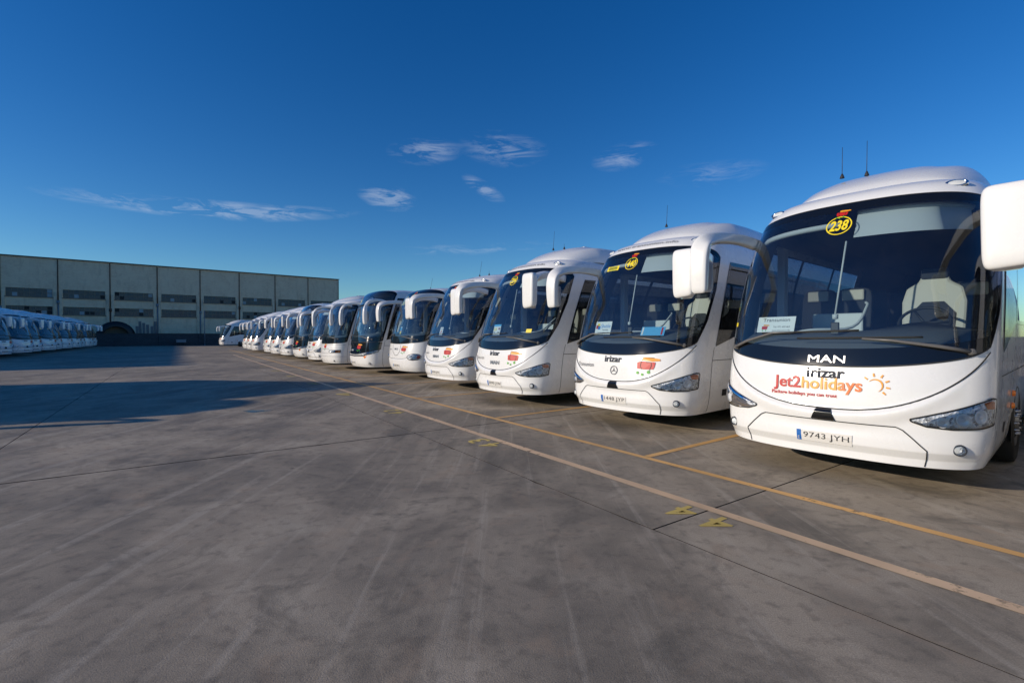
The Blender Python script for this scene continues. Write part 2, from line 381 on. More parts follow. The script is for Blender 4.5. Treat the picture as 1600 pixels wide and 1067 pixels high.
def make_windscreen(co, root):
    p = co.p; qa, tb, tt = p['fr_q'], p['fr_b'], p['fr_t']
    q = np.concatenate([np.linspace(-1, -1 + qa, 4), np.linspace(-1 + qa, 1 - qa, 57)[1:], np.linspace(1 - qa, 1, 4)[1:]])
    t = np.concatenate([np.linspace(0, tb, 6), np.linspace(tb, 1 - tt, 34)[1:], np.linspace(1 - tt, 1, 5)[1:]])
    T, Q = np.meshgrid(t, q, indexing='ij'); sg, z = co.ws(Q, T); off = .008
    P = co.pt(sg, z, off); cq = (q[1:] + q[:-1]) / 2; ct = (t[1:] + t[:-1]) / 2; CT, CQ = np.meshgrid(ct, cq, indexing='ij')
    inner = (np.abs(CQ) < 1 - qa) & (CT > tb) & (CT < 1 - tt)
    for (t0, t1) in p.get('bands', []): inner &= ~((CT > t0) & (CT < t1))
    g = MB(); g.grid(P, inner); w = g.build('windscreen', glass, root)
    e = MB(); e.grid(P, ~inner); e.build('windscreen_border', black, w)
    s_, z_ = co.ws(np.linspace(-1, 1, 60), np.zeros(60)); gk = MB()
    for tcurve in (0.0, 1.0):
        s_, z_ = co.ws(np.linspace(-1, 1, 60), np.full(60, tcurve)); gk.grid(co.ribbon(np.stack([s_, z_], 1), .012, .010))
    for sgn in (-1, 1):
        s_, z_ = co.ws(np.full(40, sgn * 1.0), np.linspace(0, 1, 40)); gk.grid(co.ribbon(np.stack([s_, z_], 1), .012, .010))
    gk.build('windscreen_seal', rubber, w)
    return w

def make_side_glass(co, root):
    p = co.p
    for sg in (-1, 1):
        a = np.concatenate([[p['pillar'], p['pillar'] + .05], np.linspace(p['pillar'] + .05, p['side_end'] - .05, 44)[1:], [p['side_end']]])
        t = np.concatenate([[0, .04], np.linspace(.04, .95, 16)[1:], [1]])
        A, T = np.meshgrid(a, t, indexing='xy'); zb = co.side_belt(A - p['pillar']); Z = zb + (p['side_top'] - zb) * T
        P = co.pt(sg * (1 + A), Z, .008 if sg > 0 else .008)
        CA = (A[1:, 1:] + A[:-1, :-1]) / 2; CTt = (T[1:, 1:] + T[:-1, :-1]) / 2
        inner = (CA > p['pillar'] + .05) & (CA < p['side_end'] - .05) & (CTt > .04) & (CTt < .95)
        w = MB().grid(P, inner).build('side_window', side_glass_m, root); MB().grid(P, ~inner).build('side_window_border', black, w)
        for a_ in (1.55, 3.08):
            zb_ = float(co.side_belt(a_ - p['pillar'])); MB().grid(co.ribbon([(sg * (1 + a_), zb_ + .02), (sg * (1 + a_), p['side_top'] - .02)], .09, .011, .1)).build('window_pillar', black, w)
        for k in range(3):      # saloon windows behind
            y0 = p['side_end'] + .012 + k * 1.62; y1 = y0 + 1.6
            A, T = np.meshgrid(np.linspace(y0, y1, 8), np.linspace(0, 1, 8), indexing='xy'); zb = co.side_belt(A - p['pillar']); Z = zb + (p['side_top'] - zb) * T
            MB().grid(co.pt(sg * (1 + A), Z, .008)).build('saloon_window', dark_glass, root)
        # panel joints: corner joint, belt trim, lower joint
        m = MB(); s1 = 1.0 + p['pillar'] - .04
        m.grid(co.ribbon([(sg * s1, p['zbot'] + .02), (sg * s1, p['belt0'] - .02)], .010))
        m.grid(co.ribbon([(sg * s1, 1.17), (sg * (s1 + 8.5), 1.17)], .010, .003, .3))
        for k in range(6): m.grid(co.ribbon([(sg * (s1 + .95 + 1.55 * k), .34), (sg * (s1 + .95 + 1.55 * k), 1.17)], .009))
        m.build('panel_joint', gap, root)
        v = MB(); yv = s1 + .42
        P = co.pt(*np.meshgrid([sg * yv, sg * (yv + .16)], [.56, .67]), .006); v.grid(P); v.build('side_vent', rubber, root)
        mk = MB()
        for z in (.92, .78):
            c = co.vec(sg * (s1 + 1.15), z, .005); mk.lathe([(0, .03), (.03, .025), (.04, 0)], c, (sg, 0, 0), 12)
        mk.build('side_marker', orange, root)

def wheel(root, y, co, sg):
    x = sg * (float(np.interp(.6, co.zs, co.w)))
    a = MB(); V_ = []; n = 26; r = .60
    pts = [(math.cos(t) * r, .5 + math.sin(t) * r) for t in np.linspace(-.30, math.pi + .30, n)]
    a.add([(x + sg * .006, y + q[0], max(q[1], co.p['zbot'] + .005)) for q in pts], [tuple(range(n))]); a.build('wheel_arch', rubber, root, False)
    t = MB(); t.lathe([(.28, -.02), (.44, .02), (.49, .0), (.505, -.06), (.505, -.22), (.48, -.28), (.2, -.28)], (x - sg * .0, y, .505), (sg, 0, 0), 36); w = t.build('tyre', rubber, root)
    h = MB(); h.lathe([(0, .035), (.09, .035), (.10, .0), (.2, -.01), (.285, .012), (.285, -.03)], (x, y, .505), (sg, 0, 0), 30)
    for k in range(10):
        an = k * math.pi / 5; h.lathe([(0, .05), (.014, .05), (.016, 0)], (x, y + .145 * math.cos(an), .505 + .145 * math.sin(an)), (sg, 0, 0), 6)
    h.build('rim', hub_m, w)

def sweep(m, path, widths, thick, wax, n=28, e=5.2):
    path = [Vector(q) for q in path]; rings = []
    for i, c in enumerate(path):
        t = (path[min(i + 1, len(path) - 1)] - path[max(i - 1, 0)]).normalized(); wv = Vector(wax[i]); wv = (wv - t * wv.dot(t)).normalized(); bv = t.cross(wv)
        rings.append([c + wv * a + bv * b_ for a, b_ in rounded_rect(widths[i], thick[i], n, e)])
    V_ = [q for r in rings for q in r]; F = []
    for i in range(len(path) - 1):
        for k in range(n): F.append((i * n + k, i * n + (k + 1) % n, (i + 1) * n + (k + 1) % n, (i + 1) * n + k))
    F.append(tuple(reversed(range(n)))); F.append(tuple((len(path) - 1) * n + k for k in range(n))); m.add(V_, F)
def catmull(P, k=5):
    P = np.array(P, float); out = []; Q = np.vstack([2 * P[0] - P[1], P, 2 * P[-1] - P[-2]])
    for i in range(1, len(Q) - 2):
        for t in np.linspace(0, 1, k, endpoint=False):
            a, b_, c, d = Q[i - 1], Q[i], Q[i + 1], Q[i + 2]
            out.append(.5 * (2 * b_ + (c - a) * t + (2 * a - 5 * b_ + 4 * c - d) * t * t + (3 * b_ - a - 3 * c + d) * t ** 3))
    out.append(Q[-2]); return np.array(out)
def make_mirrors(co, root):
    p = co.p; st = p.get('mirror', 'ear')
    for sg in (-1, 1):
        m = MB()
        if st == 'ear':       # broad moulded arm that droops into the mirror head; width and thickness per station
            K = [((1.17, 1.06, 2.84), .22, .15), ((1.24, .74, 2.88), .20, .16), ((1.30, .40, 2.87), .20, .16), ((1.34, .14, 2.83), .24, .16), ((1.36, -.05, 2.75), .33, .16),
                 ((1.37, -.11, 2.60), .36, .16), ((1.37, -.12, 2.40), .365, .155), ((1.37, -.11, 2.22), .355, .15), ((1.37, -.105, 2.15), .33, .135), ((1.37, -.10, 2.12), .25, .09)]
        else:                 # slender tube arm with a hanging head
            K = [((1.05, 1.05, 2.92), .10, .09), ((1.25, .66, 2.99), .10, .09), ((1.38, .3, 2.97), .11, .09), ((1.44, .05, 2.86), .13, .10), ((1.45, -.06, 2.66), .20, .13),
                 ((1.45, -.08, 2.45), .25, .15), ((1.45, -.08, 2.25), .25, .15), ((1.45, -.07, 2.08), .24, .14), ((1.45, -.06, 2.03), .2, .1)]
        if st == 'ear' and sg > 0:      # the driver's side head is a squarish box on a short hidden arm
            K = K[:3] + [((1.34, .14, 2.80), .22, .16), ((1.36, -.01, 2.70), .26, .15), ((1.365, -.06, 2.56), .28, .14), ((1.37, -.08, 2.45), .26, .12)]
            et = np.linspace(-math.pi / 2, math.pi / 2, 27); om = np.linspace(0, 2 * math.pi, 45); sp = lambda v_, e_: np.sign(v_) * np.abs(v_) ** e_
            E_, O_ = np.meshgrid(et, om, indexing='ij'); hx = .172 * sp(np.cos(E_), .30) * sp(np.cos(O_), .34); hy = .085 * sp(np.cos(E_), .45) * sp(np.sin(O_), .55); hz = .355 * sp(np.sin(E_), .30)
            taper = 1 + .05 * hz / .355; m.grid(np.stack([1.392 + hx * taper, -.125 + hy - .05 * (hz / .355) ** 2 * 0, 2.50 + hz + .10 * hx * (hz < 0) * np.abs(hz) / .355], -1))
        a = np.array([[*k[0], k[1], k[2]] for k in K]); a = catmull(a, 4)
        if st == 'ear': a[:, 3] *= np.interp(a[:, 2], [2.7, 2.84], [.90, .72]); a[:, 4] *= np.interp(a[:, 2], [2.7, 2.84], [.78, .72])
        if sg < 0: a[:, 3] *= np.interp(a[:, 2], [2.1, 2.75, 2.9], [.58, .74, 1.0])
        path = [(sg * q[0], q[1], q[2]) for q in a]
        wax = []
        for i, q in enumerate(a):
            f = sstep(2.95, 2.6, np.array(q[2])) if i > 6 else 0.0; f = float(f)
            wax.append((sg * (1 * f + .05), -.12 * f, (1 - f)))
        # keep width direction continuous: roll from upright (on the arm) to lateral (on the head)
        sweep(m, path, a[:, 3].tolist(), a[:, 4].tolist(), wax)
        mir = m.build('mirror', p.get('mirror_mat', paint), root)
        g = MB(); y = float(a[-6][1]) + .108 if not (st == 'ear' and sg > 0) else -.035
        g.add([(sg * (1.37 if st == 'ear' else 1.45) + x, y, 2.33 + z) for x, z in rounded_rect(.25, .40, 20, 5)], [tuple(range(20))]); g.build('mirror_glass', chrome, mir, False)

def quad_patch(co, top, bot, n=24, k=10):
    top = np.array(top, float); bot = np.array(bot, float); t = np.linspace(0, 1, n)
    def rs(P):
        d = np.linspace(0, 1, len(P)); return np.stack([np.interp(t, d, P[:, 0]), np.interp(t, d, P[:, 1])], 1)
    A, B_ = rs(top), rs(bot); r = np.linspace(0, 1, k)[:, None, None]; G = B_[None] * (1 - r) + A[None] * r
    return G[..., 0], G[..., 1]

def disc(co, m, sg, z, r, off, n=20, rz=None, mi=0):
    rz = rz or r; pts = [(math.cos(2 * math.pi * k / n) * r, math.sin(2 * math.pi * k / n) * rz) for k in range(n)]
    V_ = co.flat(pts, sg, z, off); c = co.pt(sg, z, off).tolist(); m.add(V_ + [c], [(k, (k + 1) % n, n) for k in range(n)], mi)
def ringdisc(co, m, sg, z, r0, r1, off, n=24, k=1.0, mi=0):
    a = co.flat([(math.cos(2 * math.pi * i / n) * r0, math.sin(2 * math.pi * i / n) * r0 * k) for i in range(n)], sg, z, off)
    b_ = co.flat([(math.cos(2 * math.pi * i / n) * r1, math.sin(2 * math.pi * i / n) * r1 * k) for i in range(n)], sg, z, off)
    m.add(a + b_, [(i, (i + 1) % n, n + (i + 1) % n, n + i) for i in range(n)], mi)

def lamp_bowl(co, m, sg, z, r, sgn):
    c = co.vec(sg, z, .006); nn = Vector(co.nrm(sg, z).tolist()); m.lathe([(r, .012), (r * .92, .016), (r * .75, .006), (r * .35, .001), (.0, .0)], c, nn, 18)
def make_headlights(co, root):
    p = co.p
    for sg in (-1, 1):
        top = [(sg * a, z) for a, z in p['hl_top']]; bot = [(sg * a, z) for a, z in p['hl_bot']]
        S_, Z_ = quad_patch(co, top, bot, 30, 12); root_h = MB().grid(co.pt(S_, Z_, .005)).build('headlight', refl, root)
        bowls = MB()
        for (a, z, r) in p['hl_bowls']: lamp_bowl(co, bowls, sg * a, z, r, sg)
        bowls.build('reflector_bowl', bowl_m, root_h)
        bl = MB()
        for (a, z, r) in p['hl_bowls']:
            c = co.vec(sg * a, z, .014); bl.lathe([(r * .36, 0), (r * .30, .012), (0, .018)], c, Vector(co.nrm(sg * a, z).tolist()), 14)
        bl.build('bulb', lens_glass, root_h)
        if p.get('hl_amber'):
            t2 = [(sg * a, z) for a, z in p['hl_amber'][0]]; b2 = [(sg * a, z) for a, z in p['hl_amber'][1]]
            S2, Z2 = quad_patch(co, t2, b2, 10, 6); MB().grid(co.pt(S2, Z2, .012)).build('indicator', p.get('amber_mat', amber), root_h)
        r_ = np.linspace(-1, 1, 12)[:, None]; c_ = np.linspace(-1, 1, 30)[None]; bulge = np.sqrt(np.clip((1 - r_ ** 4) * (1 - c_ ** 6), 0, 1))
        MB().grid(co.pt(S_, Z_, .010 + .022 * bulge)).build('lens', lens_glass, root_h)
        out = np.array(top + [tuple(q) for q in reversed(bot)] + [top[0]]); MB().grid(co.ribbon(out, .014, .013, .02)).build('lamp_gasket', gap, root_h)
        if p.get('fog'):
            a, z, r = p['fog']; m = MB(); c = co.vec(sg * a, z, .002); nn = Vector((0, -1, 0)) * .55 + Vector(co.nrm(sg * a, z).tolist()) * .45
            m.lathe([(r * 1.3, -.01), (r * 1.25, .012), (r * 1.0, .016), (r * .95, .004)], c, nn, 24, 0); m.lathe([(r * .95, .004), (r * .6, -.004), (0.001, .0)], c, nn, 24, 1); m.lathe([(r * .95, .010), (r * .5, .016), (.001, .018)], c, nn, 24, 2)
            m.build('fog_lamp', [darkchrome, refl, lens_glass], root)

def make_wipers(co, root):
    p = co.p
    for (pv, mid, tip, b0, b1) in p['wipers']:
        m = MB(); A = [co.vec(*pv, .03), co.vec((pv[0] * .6 + mid[0] * .4), (pv[1] * .6 + mid[1] * .4), .05), co.vec(*mid, .045), co.vec(*tip, .03)]
        m.tube(A, [.022, .018, .013, .009], 8); m.lathe([(.03, -.02), (.03, .035), (.018, .045), (0, .045)], co.vec(*pv, .005), co.nrm(*pv).tolist(), 12)
        w = m.build('wiper', p.get('wiper_mat', wiper_m), root)
        bl = MB(); sgs = np.linspace(b0[0], b1[0], 16); zz = np.linspace(b0[1], b1[1], 16); bl.tube([co.vec(a, z, .022) for a, z in zip(sgs, zz)], .009, 6); bl.build('wiper_blade', rubber, w)

def make_dome(co, root):
    p = co.p; H = p['dome']; z0 = p['ztop'] - p.get('dome_sink', .16)
    if not H: return
    ys = np.concatenate([np.linspace(p['dome_y'], p['dome_y'] + 2.4, 30), np.linspace(p['dome_y'] + 2.8, LENGTH - .2, 16)]); xs = np.sin(np.linspace(-1, 1, 49) * math.pi / 2)
    a = (ys - p['dome_y']) / 1.55; ramp_ = np.sin(np.clip(a, 0, 1) * math.pi / 2) ** .75; drop = 1 - .14 * sstep(2.2, 6, ys)
    P = np.zeros((len(ys), len(xs), 3))
    for i, y in enumerate(ys):
        wd = (p['dome_w'] * (.72 + .28 * min(1, (a[i]) / .8) ** .5)) if i else p['dome_w'] * .70
        x = xs * wd; u_ = np.abs(xs)
        prof = np.clip(1 - u_ ** 3.6, 0, 1) ** .55
        ridge = .05 * np.exp(-((u_ - .80) / .10) ** 2) * min(1, max(0, a[i] - .3)) - .045 * np.exp(-((u_ - .60) / .09) ** 2) * min(1, max(0, a[i] - .3))
        h = (H + p.get('dome_sink', .16)) * ramp_[i] * drop[i]
        P[i, :, 0] = x; P[i, :, 1] = y + .35 * u_ ** 2 * (1 - min(1, a[i])) ; P[i, :, 2] = z0 + h * prof + ridge
    d = MB().grid(P).build('roof_fairing', paint, root)
    zt = z0 + (H + p.get('dome_sink', .16))
    hb = MB(); hb.box((-.05, p['dome_y'] + 1.75, zt + .012), (.74, .62, .03)); hb.build('roof_hatch', paint, root, False, .012)
    hb2 = MB(); hb2.box((-.05, p['dome_y'] + 1.43, zt + .006), (.66, .02, .022)); hb2.build('hatch_seal', gap, root, False)

def seat(root, x, y, z, w=.46, cream=False, driver=False):
    m = MB(); mm = seat_dark
    if driver:
        prof = [(-.30, 0), (-.31, .35), (-.27, .52), (-.15, .60), (-.11, .74), (.11, .74), (.15, .60), (.27, .52), (.31, .35), (.30, 0)]
        n = len(prof); V_ = [(x + a, y + .10 * b_ / .7, z + .05 + b_) for a, b_ in prof] + [(x + a * .92, y + .14 + .1 * b_ / .7, z + .05 + b_) for a, b_ in prof]
        m.add(V_, [tuple(range(n)), tuple(reversed(range(n, 2 * n)))] + [(k, n + k, n + (k + 1) % n, (k + 1) % n) for k in range(n)])
        s_ = m.build('driver_seat', seat_cream, root, False, .03)
        q = MB(); pr = [(-.2, -.02), (-.21, .2), (-.1, .34), (.1, .34), (.21, .2), (.2, -.02)]
        q.add([(x + a, y - .012 + .10 * b_ / .7, z + .06 + b_) for a, b_ in pr], [tuple(range(6))]); q.build('seat_panel', seat_dark, s_, False)
        q = MB(); q.add([(x + a, y + .088 + .02, z + .05 + b_) for a, b_ in [(-.12, .64), (-.10, .76), (.10, .76), (.12, .64)]], [(0, 1, 2, 3)]); q.box((x, y + .13, z + .74), (.26, .11, .14)); q.build('headrest', seat_dark, s_, False, .03)
        c = MB(); c.box((x, y - .22, z), (.5, .5, .12)); c.build('seat_cushion', seat_dark, s_, False, .03)
        return s_
    prof = rounded_rect(w, .74, 20, 5); n = 20
    V_ = [(x + a, y + .12 * (b_ + .37), z + .30 + b_) for a, b_ in prof] + [(x + a, y + .11 + .12 * (b_ + .37), z + .30 + b_) for a, b_ in prof]
    m.add(V_, [tuple(range(n)), tuple(reversed(range(n, 2 * n)))] + [(k, n + k, n + (k + 1) % n, (k + 1) % n) for k in range(n)])
    m.box((x, y - .2, z - .06), (w, .42, .12)); s_ = m.build('passenger_seat', mm, root, False, .02)
    if cream:
        h = MB(); h.box((x, y + .06, z + .56), (w * .62, .07, .16)); h.build('headrest', seat_cream, s_, False, .02)
    return s_

def make_interior(co, root, full=True):
    p = co.p; zd = p['ws_zb'] + .36
    q = np.linspace(-.82, .82, 41); t0 = (zd - p['ws_zb']) / (p['ws_zt'] - p['ws_zb']); sgf = q * .92
    F0 = co.pt(sgf, np.full(41, zd - .10), -.09); F0[:, 0] = np.clip(F0[:, 0], -1.12, 1.12)
    rows = [F0 + [0, 0, -.35], F0]
    F1 = F0.copy(); F1[:, 1] = np.maximum(F0[:, 1] + .42, .75); F1[:, 2] = zd + .02; rows.append(F1)
    hump = np.exp(-((F1[:, 0] - .62) / .34) ** 2)
    F2 = F1.copy(); F2[:, 1] = F1[:, 1] + .25 + .1 * hump; F2[:, 2] = zd + .02 + .10 * hump; rows.append(F2)
    F3 = F2.copy(); F3[:, 1] += .06; F3[:, 2] = 1.2; rows.append(F3)
    MB().grid(np.stack(rows)).build('dashboard', dash_m, root)
    st = MB(); c = Vector((.62, 1.25, zd + .12)); ax = Vector((0, -.75, .66)).normalized(); a = Vector((1, 0, 0)); bb = ax.cross(a)
    ring = [c + (a * math.cos(t) + bb * math.sin(t)) * .23 for t in np.linspace(0, 2 * math.pi, 33)]; st.tube(ring, .017, 7, 0, False)
    for an in (0, 2.1, 4.2): st.tube([c, c + (a * math.cos(an) + bb * math.sin(an)) * .22], .014, 5)
    st.build('steering_wheel', rubber, root)
    seat(root, .62, 1.72, zd - .02, driver=True)
    if not full: return
    g = MB()      # guide's folding seat and front partition
    g.box((-.45, 2.0, zd + .05), (.62, .05, .46)); g.build('front_partition', cabinwhite, root, False, .02)
    rail = MB(); rail.tube(catmull([(-.95, 1.25, zd - .05), (-.55, 1.2, zd + .04), (-.14, 1.5, zd + .08), (-.08, 1.9, zd + .36), (-.12, 2.02, zd + .42)]), .018, 8); rail.build('handrail', cabinwhite, root)
    for r_ in range(3):
        for x in (-.88, -.42, .42, .88): seat(root, x, 2.55 + r_ * .95, 1.62 + .02 * r_, cream=(r_ == 0))
    pl = MB()
    for x in (-1.08,): pl.box((x, 1.75, 2.2), (.10, .14, 1.3))
    pl.build('door_post', cabinwhite, root, False, .01)
    # blinds: wide lowered one before the driver, rolled up one before the guide
    if p.get('blind', True):
        T, Q = np.meshgrid(np.linspace(.80, .975, 5), np.linspace(.05, .80, 24), indexing='ij'); sg, z = co.ws(Q, T); MB().grid(co.pt(sg, z, -.11)).build('sun_blind', blind_m, root)
        m = MB(); sg, z = co.ws(np.linspace(-.80, -.05, 14), np.full(14, .90)); m.tube([Vector(q) for q in co.pt(sg, z, -.10).tolist()], .035, 8); m.build('rolled_blind', blind_m, root)
        m = MB(); sg, z = co.ws(np.linspace(.05, .83, 14), np.full(14, .975)); m.tube([Vector(q) for q in co.pt(sg, z, -.12).tolist()], .035, 8); m.build('blind_roller', blind_m, root)
    m = MB(); a = co.vec(0.01, p['ws_zt'] - .42, -.10); e = co.vec(-.03, zd + .30, -.30); m.tube([a, e], .011, 6); m.lathe([(.0, 0), (.03, .0), (.03, .05), (0, .06)], e, (0, 0, -1), 10); m.build('hanging_rod', cabinwhite, root)
    m = MB(); m.box(e + Vector((-.01, .03, -.16)), (.085, .03, .14)); m.build('ticket_reader', plastic, root, False, .01)

def decal(co, root, s, width, sg, z, m, off=.006, height=None, kz=1, name='lettering', rot=0, **k):
    vs, fs = text_fit(s, width, height, **k); mb = MB(); mb.add(co.flat(vs, sg, z, off, kz, rot), fs); return mb.build(name, m, root, False)
def poly(co, mb, pts, sg, z, off, mi, sc=1): mb.add(co.flat([(a * sc, b_ * sc) for a, b_ in pts], sg, z, off), [tuple(range(len(pts)))], mi)
def bus_logo(co, root, sg, z, sc=1.0, off=.010):
    m = MB()
    poly(co, m, [(-.16, -.05), (-.17, .05), (-.10, .065), (.09, .055), (.13, .05), (.12, -.02), (.10, -.055), (-.05, -.06)], sg, z, off, 0, sc)
    poly(co, m, [(-.10, .075), (-.09, .12), (.0, .125), (.19, .105), (.20, .075), (.08, .065)], sg, z, off + .001, 1, sc)
    for a, b_, r in ((-.15, -.115, .022), (-.07, -.14, .02), (.03, -.10, .026)):
        poly(co, m, [(a + r * math.cos(t), b_ + r * math.sin(t)) for t in np.linspace(0, 2 * math.pi, 10)[:-1]], sg, z, off + .001, 2, sc)
    for L_ in ([(-.10, .06), (-.11, -.01), (-.08, -.06)], [(-.02, .05), (.06, .052), (.07, .0), (.04, -.08)], [(-.10, .07), (-.085, .13), (.1, .12)]):
        for (x0, y0), (x1, y1) in zip(L_[:-1], L_[1:]):
            d = math.hypot(x1 - x0, y1 - y0); nx, ny = -(y1 - y0) / d * .004, (x1 - x0) / d * .004
            poly(co, m, [(x0 + nx, y0 + ny), (x1 + nx, y1 + ny), (x1 - nx, y1 - ny), (x0 - nx, y0 - ny)], sg, z, off + .002, 3, sc)
    return m.build('emblem', [red, txt_orange, green, txt_black], root, False)
def plate(co, root, s, sg, z, w=.52, tilt=0):
    m = MB(); S_, Z_ = np.meshgrid(sg + np.linspace(-w / 2, w / 2, 9) / co.arc(z), np.linspace(z - .055, z + .055, 3)); P = co.pt(S_, Z_, .011)
    m.grid(P); Q = co.pt(S_, Z_, .0)
    for A, B_ in ((P[0], Q[0]), (P[-1], Q[-1]), (P[:, 0], Q[:, 0]), (P[:, -1], Q[:, -1])): m.grid(np.stack([A, B_]))
    o = m.build('number_plate', plate_m, root, False)
    m = MB(); S_, Z_ = np.meshgrid(sg + np.linspace(-w / 2, -w / 2 + .045, 3) / co.arc(z), np.linspace(z - .055, z + .055, 3)); m.grid(co.pt(S_, Z_, .0125)); m.build('plate_band', plate_blue, o, False)
    decal(co, o, s, w * .82, sg + .022 / co.arc(z), z, txt_black, .0135, .074, spacing=1.05, name='plate_lettering')
    decal(co, o, 'E', .018, sg + (-w / 2 + .022) / co.arc(z), z - .03, txt_white, .0145, name='plate_lettering')
def number_sticker(co, w, s, sg, z, sc=1.0):
    m = MB(); ringdisc(co, m, sg, z, .118 * sc, .130 * sc, .012, 28, .88); m.build('sticker_ring', yellow, w, False)
    decal(co, w, s, .19 * sc, sg, z, yellow, .012, .13 * sc, bold=.03, name='sticker_number', shear=.15)
    bus_logo(co, w, sg + .01, z + .145 * sc, .38 * sc, .012)
def sun_logo(co, root, sg, z):
    m = MB(); n = 16; t = np.linspace(R(150), R(-70), n); a = [(math.cos(x) * .066, math.sin(x) * .066) for x in t]; b_ = [(math.cos(x) * (.066 - .016 * math.sin((i + .5) / n * math.pi)), math.sin(x) * (.066 - .016 * math.sin((i + .5) / n * math.pi))) for i, x in enumerate(t)]
    for i in range(n - 1): poly(co, m, [a[i], a[i + 1], b_[i + 1], b_[i]], sg, z, .010, 0)
    for an in (140, 100, 62, 25, -10, -45):
        c_, s_ = math.cos(R(an)), math.sin(R(an)); q = [(c_ * r + s_ * w_, s_ * r - c_ * w_) for r, w_ in ((.088, .008), (.122, .006), (.122, -.006), (.088, -.008))]; poly(co, m, q, sg, z, .010, 0)
    m.build('emblem', [txt_orange], root, False)

# ---- styles
def smile_z(sg): return .80 + .62 * (np.abs(sg) / .80) ** 2.6
def smile_disp(sg, z):
    d = smile_z(np.clip(np.abs(sg), 0, .8)) - z; a = np.abs(sg)
    lip = .034 * sstep(0, .035, d) * (1 - sstep(.05, .20, d)) * (1 - sstep(.42, .72, a))
    shoulder = .012 * sstep(0, .03, d) * (1 - sstep(.78, .86, a))
    skirt = .010 * sstep(.62, .52, z) * (1 - sstep(.8, 1.0, a)) - .045 * np.clip((.455 - z) / .08, 0, 1) * (1 - sstep(.7, .95, a))
    return np.where(a < 1, lip + shoulder + skirt, 0)
STYLE_A = dict(zbot=.30, ztop=3.47, zk=[.30, .42, .60, .85, 1.10, 1.30, 1.60, 2.0, 2.4, 2.8, 3.05, 3.20, 3.32, 3.41, 3.47],
    fk=[.02, .015, .005, 0, .02, .06, .14, .26, .41, .60, .75, .86, 1.02, 1.36, 2.1], wk=[1.19, 1.235, 1.26, 1.275, 1.275, 1.275, 1.275, 1.27, 1.255, 1.22, 1.175, 1.125, 1.05, .86, .06], Dk=[.70, .76, .86, .86],
    ws_zb=1.25, ws_zt=3.13, ws_rise=.17, ws_drop=.12, ws_t=[0, .25, .6, 1], ws_s=[.80, .885, .93, .90], fr_q=.045, fr_b=.10, fr_t=.055,
    pillar=.20, side_end=4.6, side_top=2.86, belt0=1.40, belt1=1.72, belt_run=1.25, disp=smile_disp,
    hl_top=[(.43, .775), (.60, .865), (.74, .945), (.84, .985), (.885, .975)], hl_bot=[(.435, .75), (.50, .71), (.62, .695), (.76, .705), (.875, .735)],
    hl_bowls=[(.575, .755, .05), (.665, .79, .062), (.755, .82, .07)], hl_amber=([(.775, .945), (.83, .962), (.865, .950)], [(.80, .885), (.84, .885), (.868, .885)]), fog=(.67, .50, .043),
    wipers=[((-.66, 1.43), (-.34, 1.60), (-.20, 1.61), (-.42, 1.605), (.16, 1.63)), ((.68, 1.42), (.32, 1.52), (.18, 1.54), (-.18, 1.545), (.46, 1.56))],
    dome=.36, dome_y=1.16, dome_w=1.06, dome_sink=.14)
def common_parts(co, root, full=True):
    make_body(co, root); w = make_windscreen(co, root); make_side_glass(co, root)
    for y in (2.75, 9.1):
        for sg in (-1, 1): wheel(root, y, co, sg)
    make_mirrors(co, root); make_headlights(co, root); make_wipers(co, root); make_dome(co, root); make_interior(co, root, full)
    return w
def roof_lamps(co, root, z=3.215):
    for sg in (-1, 1):
        c = co.vec(sg * .58, z, .0); n = (Vector(co.nrm(sg * .58, z).tolist()) * .55 + Vector((0, -1, .10)) * .45).normalized()
        m = MB(); a = Vector((1, .3 * sg, 0)); a = (a - n * a.dot(n)).normalized(); b_ = n.cross(a); N = 20; V_ = []; prof = [(1.25, -.012), (1.15, .018), (.95, .022), (.85, .014), (.4, .022), (.01, .024)]
        for r, h in prof: V_ += [c + n * h + a * (math.cos(2 * math.pi * k / N) * .085 * r) + b_ * (math.sin(2 * math.pi * k / N) * .040 * r) for k in range(N)]
        F = [(i * N + k, i * N + (k + 1) % N, (i + 1) * N + (k + 1) % N, (i + 1) * N + k) for i in range(len(prof) - 1) for k in range(N)]
        m.add(V_, F[:3 * N], 0); k0 = len(m.v); m.v += [tuple(q) for q in V_]; m.f += [tuple(k0 + i for i in f) for f in F[3 * N:]]; m.m += [1] * (len(F) - 3 * N)
        m.build('marker_lamp', [chrome, cabinwhite], root)
def antenna(root, x, y, z, h, lean=.12):
    m = MB(); m.lathe([(.03, 0), (.022, .03), (.010, .06), (.0, .07)], (x, y, z), (0, 0, 1), 10); m.tube([(x, y, z + .04), (x - lean * .2, y + lean, z + h)], [.0045, .003], 5); m.build('antenna', plastic, root)
def front_A(co, root, camera=True):
    m = MB(); s_ = np.linspace(-.80, .80, 90); m.grid(co.ribbon(np.stack([s_, smile_z(s_)], 1), .013, .012))
    m.grid(co.ribbon([(-.52, .31), (-.52, .47), (-.50, .50), (-.40, .655), (-.37, .68), (.37, .68), (.40, .655), (.50, .50), (.52, .47), (.52, .31)], .010, .007, .02))
    m.build('front_panel_joint', gap, root)
    if camera:
        a_ = co.arc(.74); S_, Z_ = quad_patch(co, [(-.065 / a_, .80), (.065 / a_, .80)], [(-.115 / a_, .69), (.115 / a_, .69)], 13, 12); MB().grid(co.pt(S_, Z_, .012)).build('front_camera_cover', black, root)
    roof_lamps(co, root)
def base_A(full=True, **over):
    p = dict(STYLE_A); p.update(over); co = Coach(p); root = link('coach', None); w = common_parts(co, root, full); front_A(co, root, over.get('camera', True)); return co, root, w

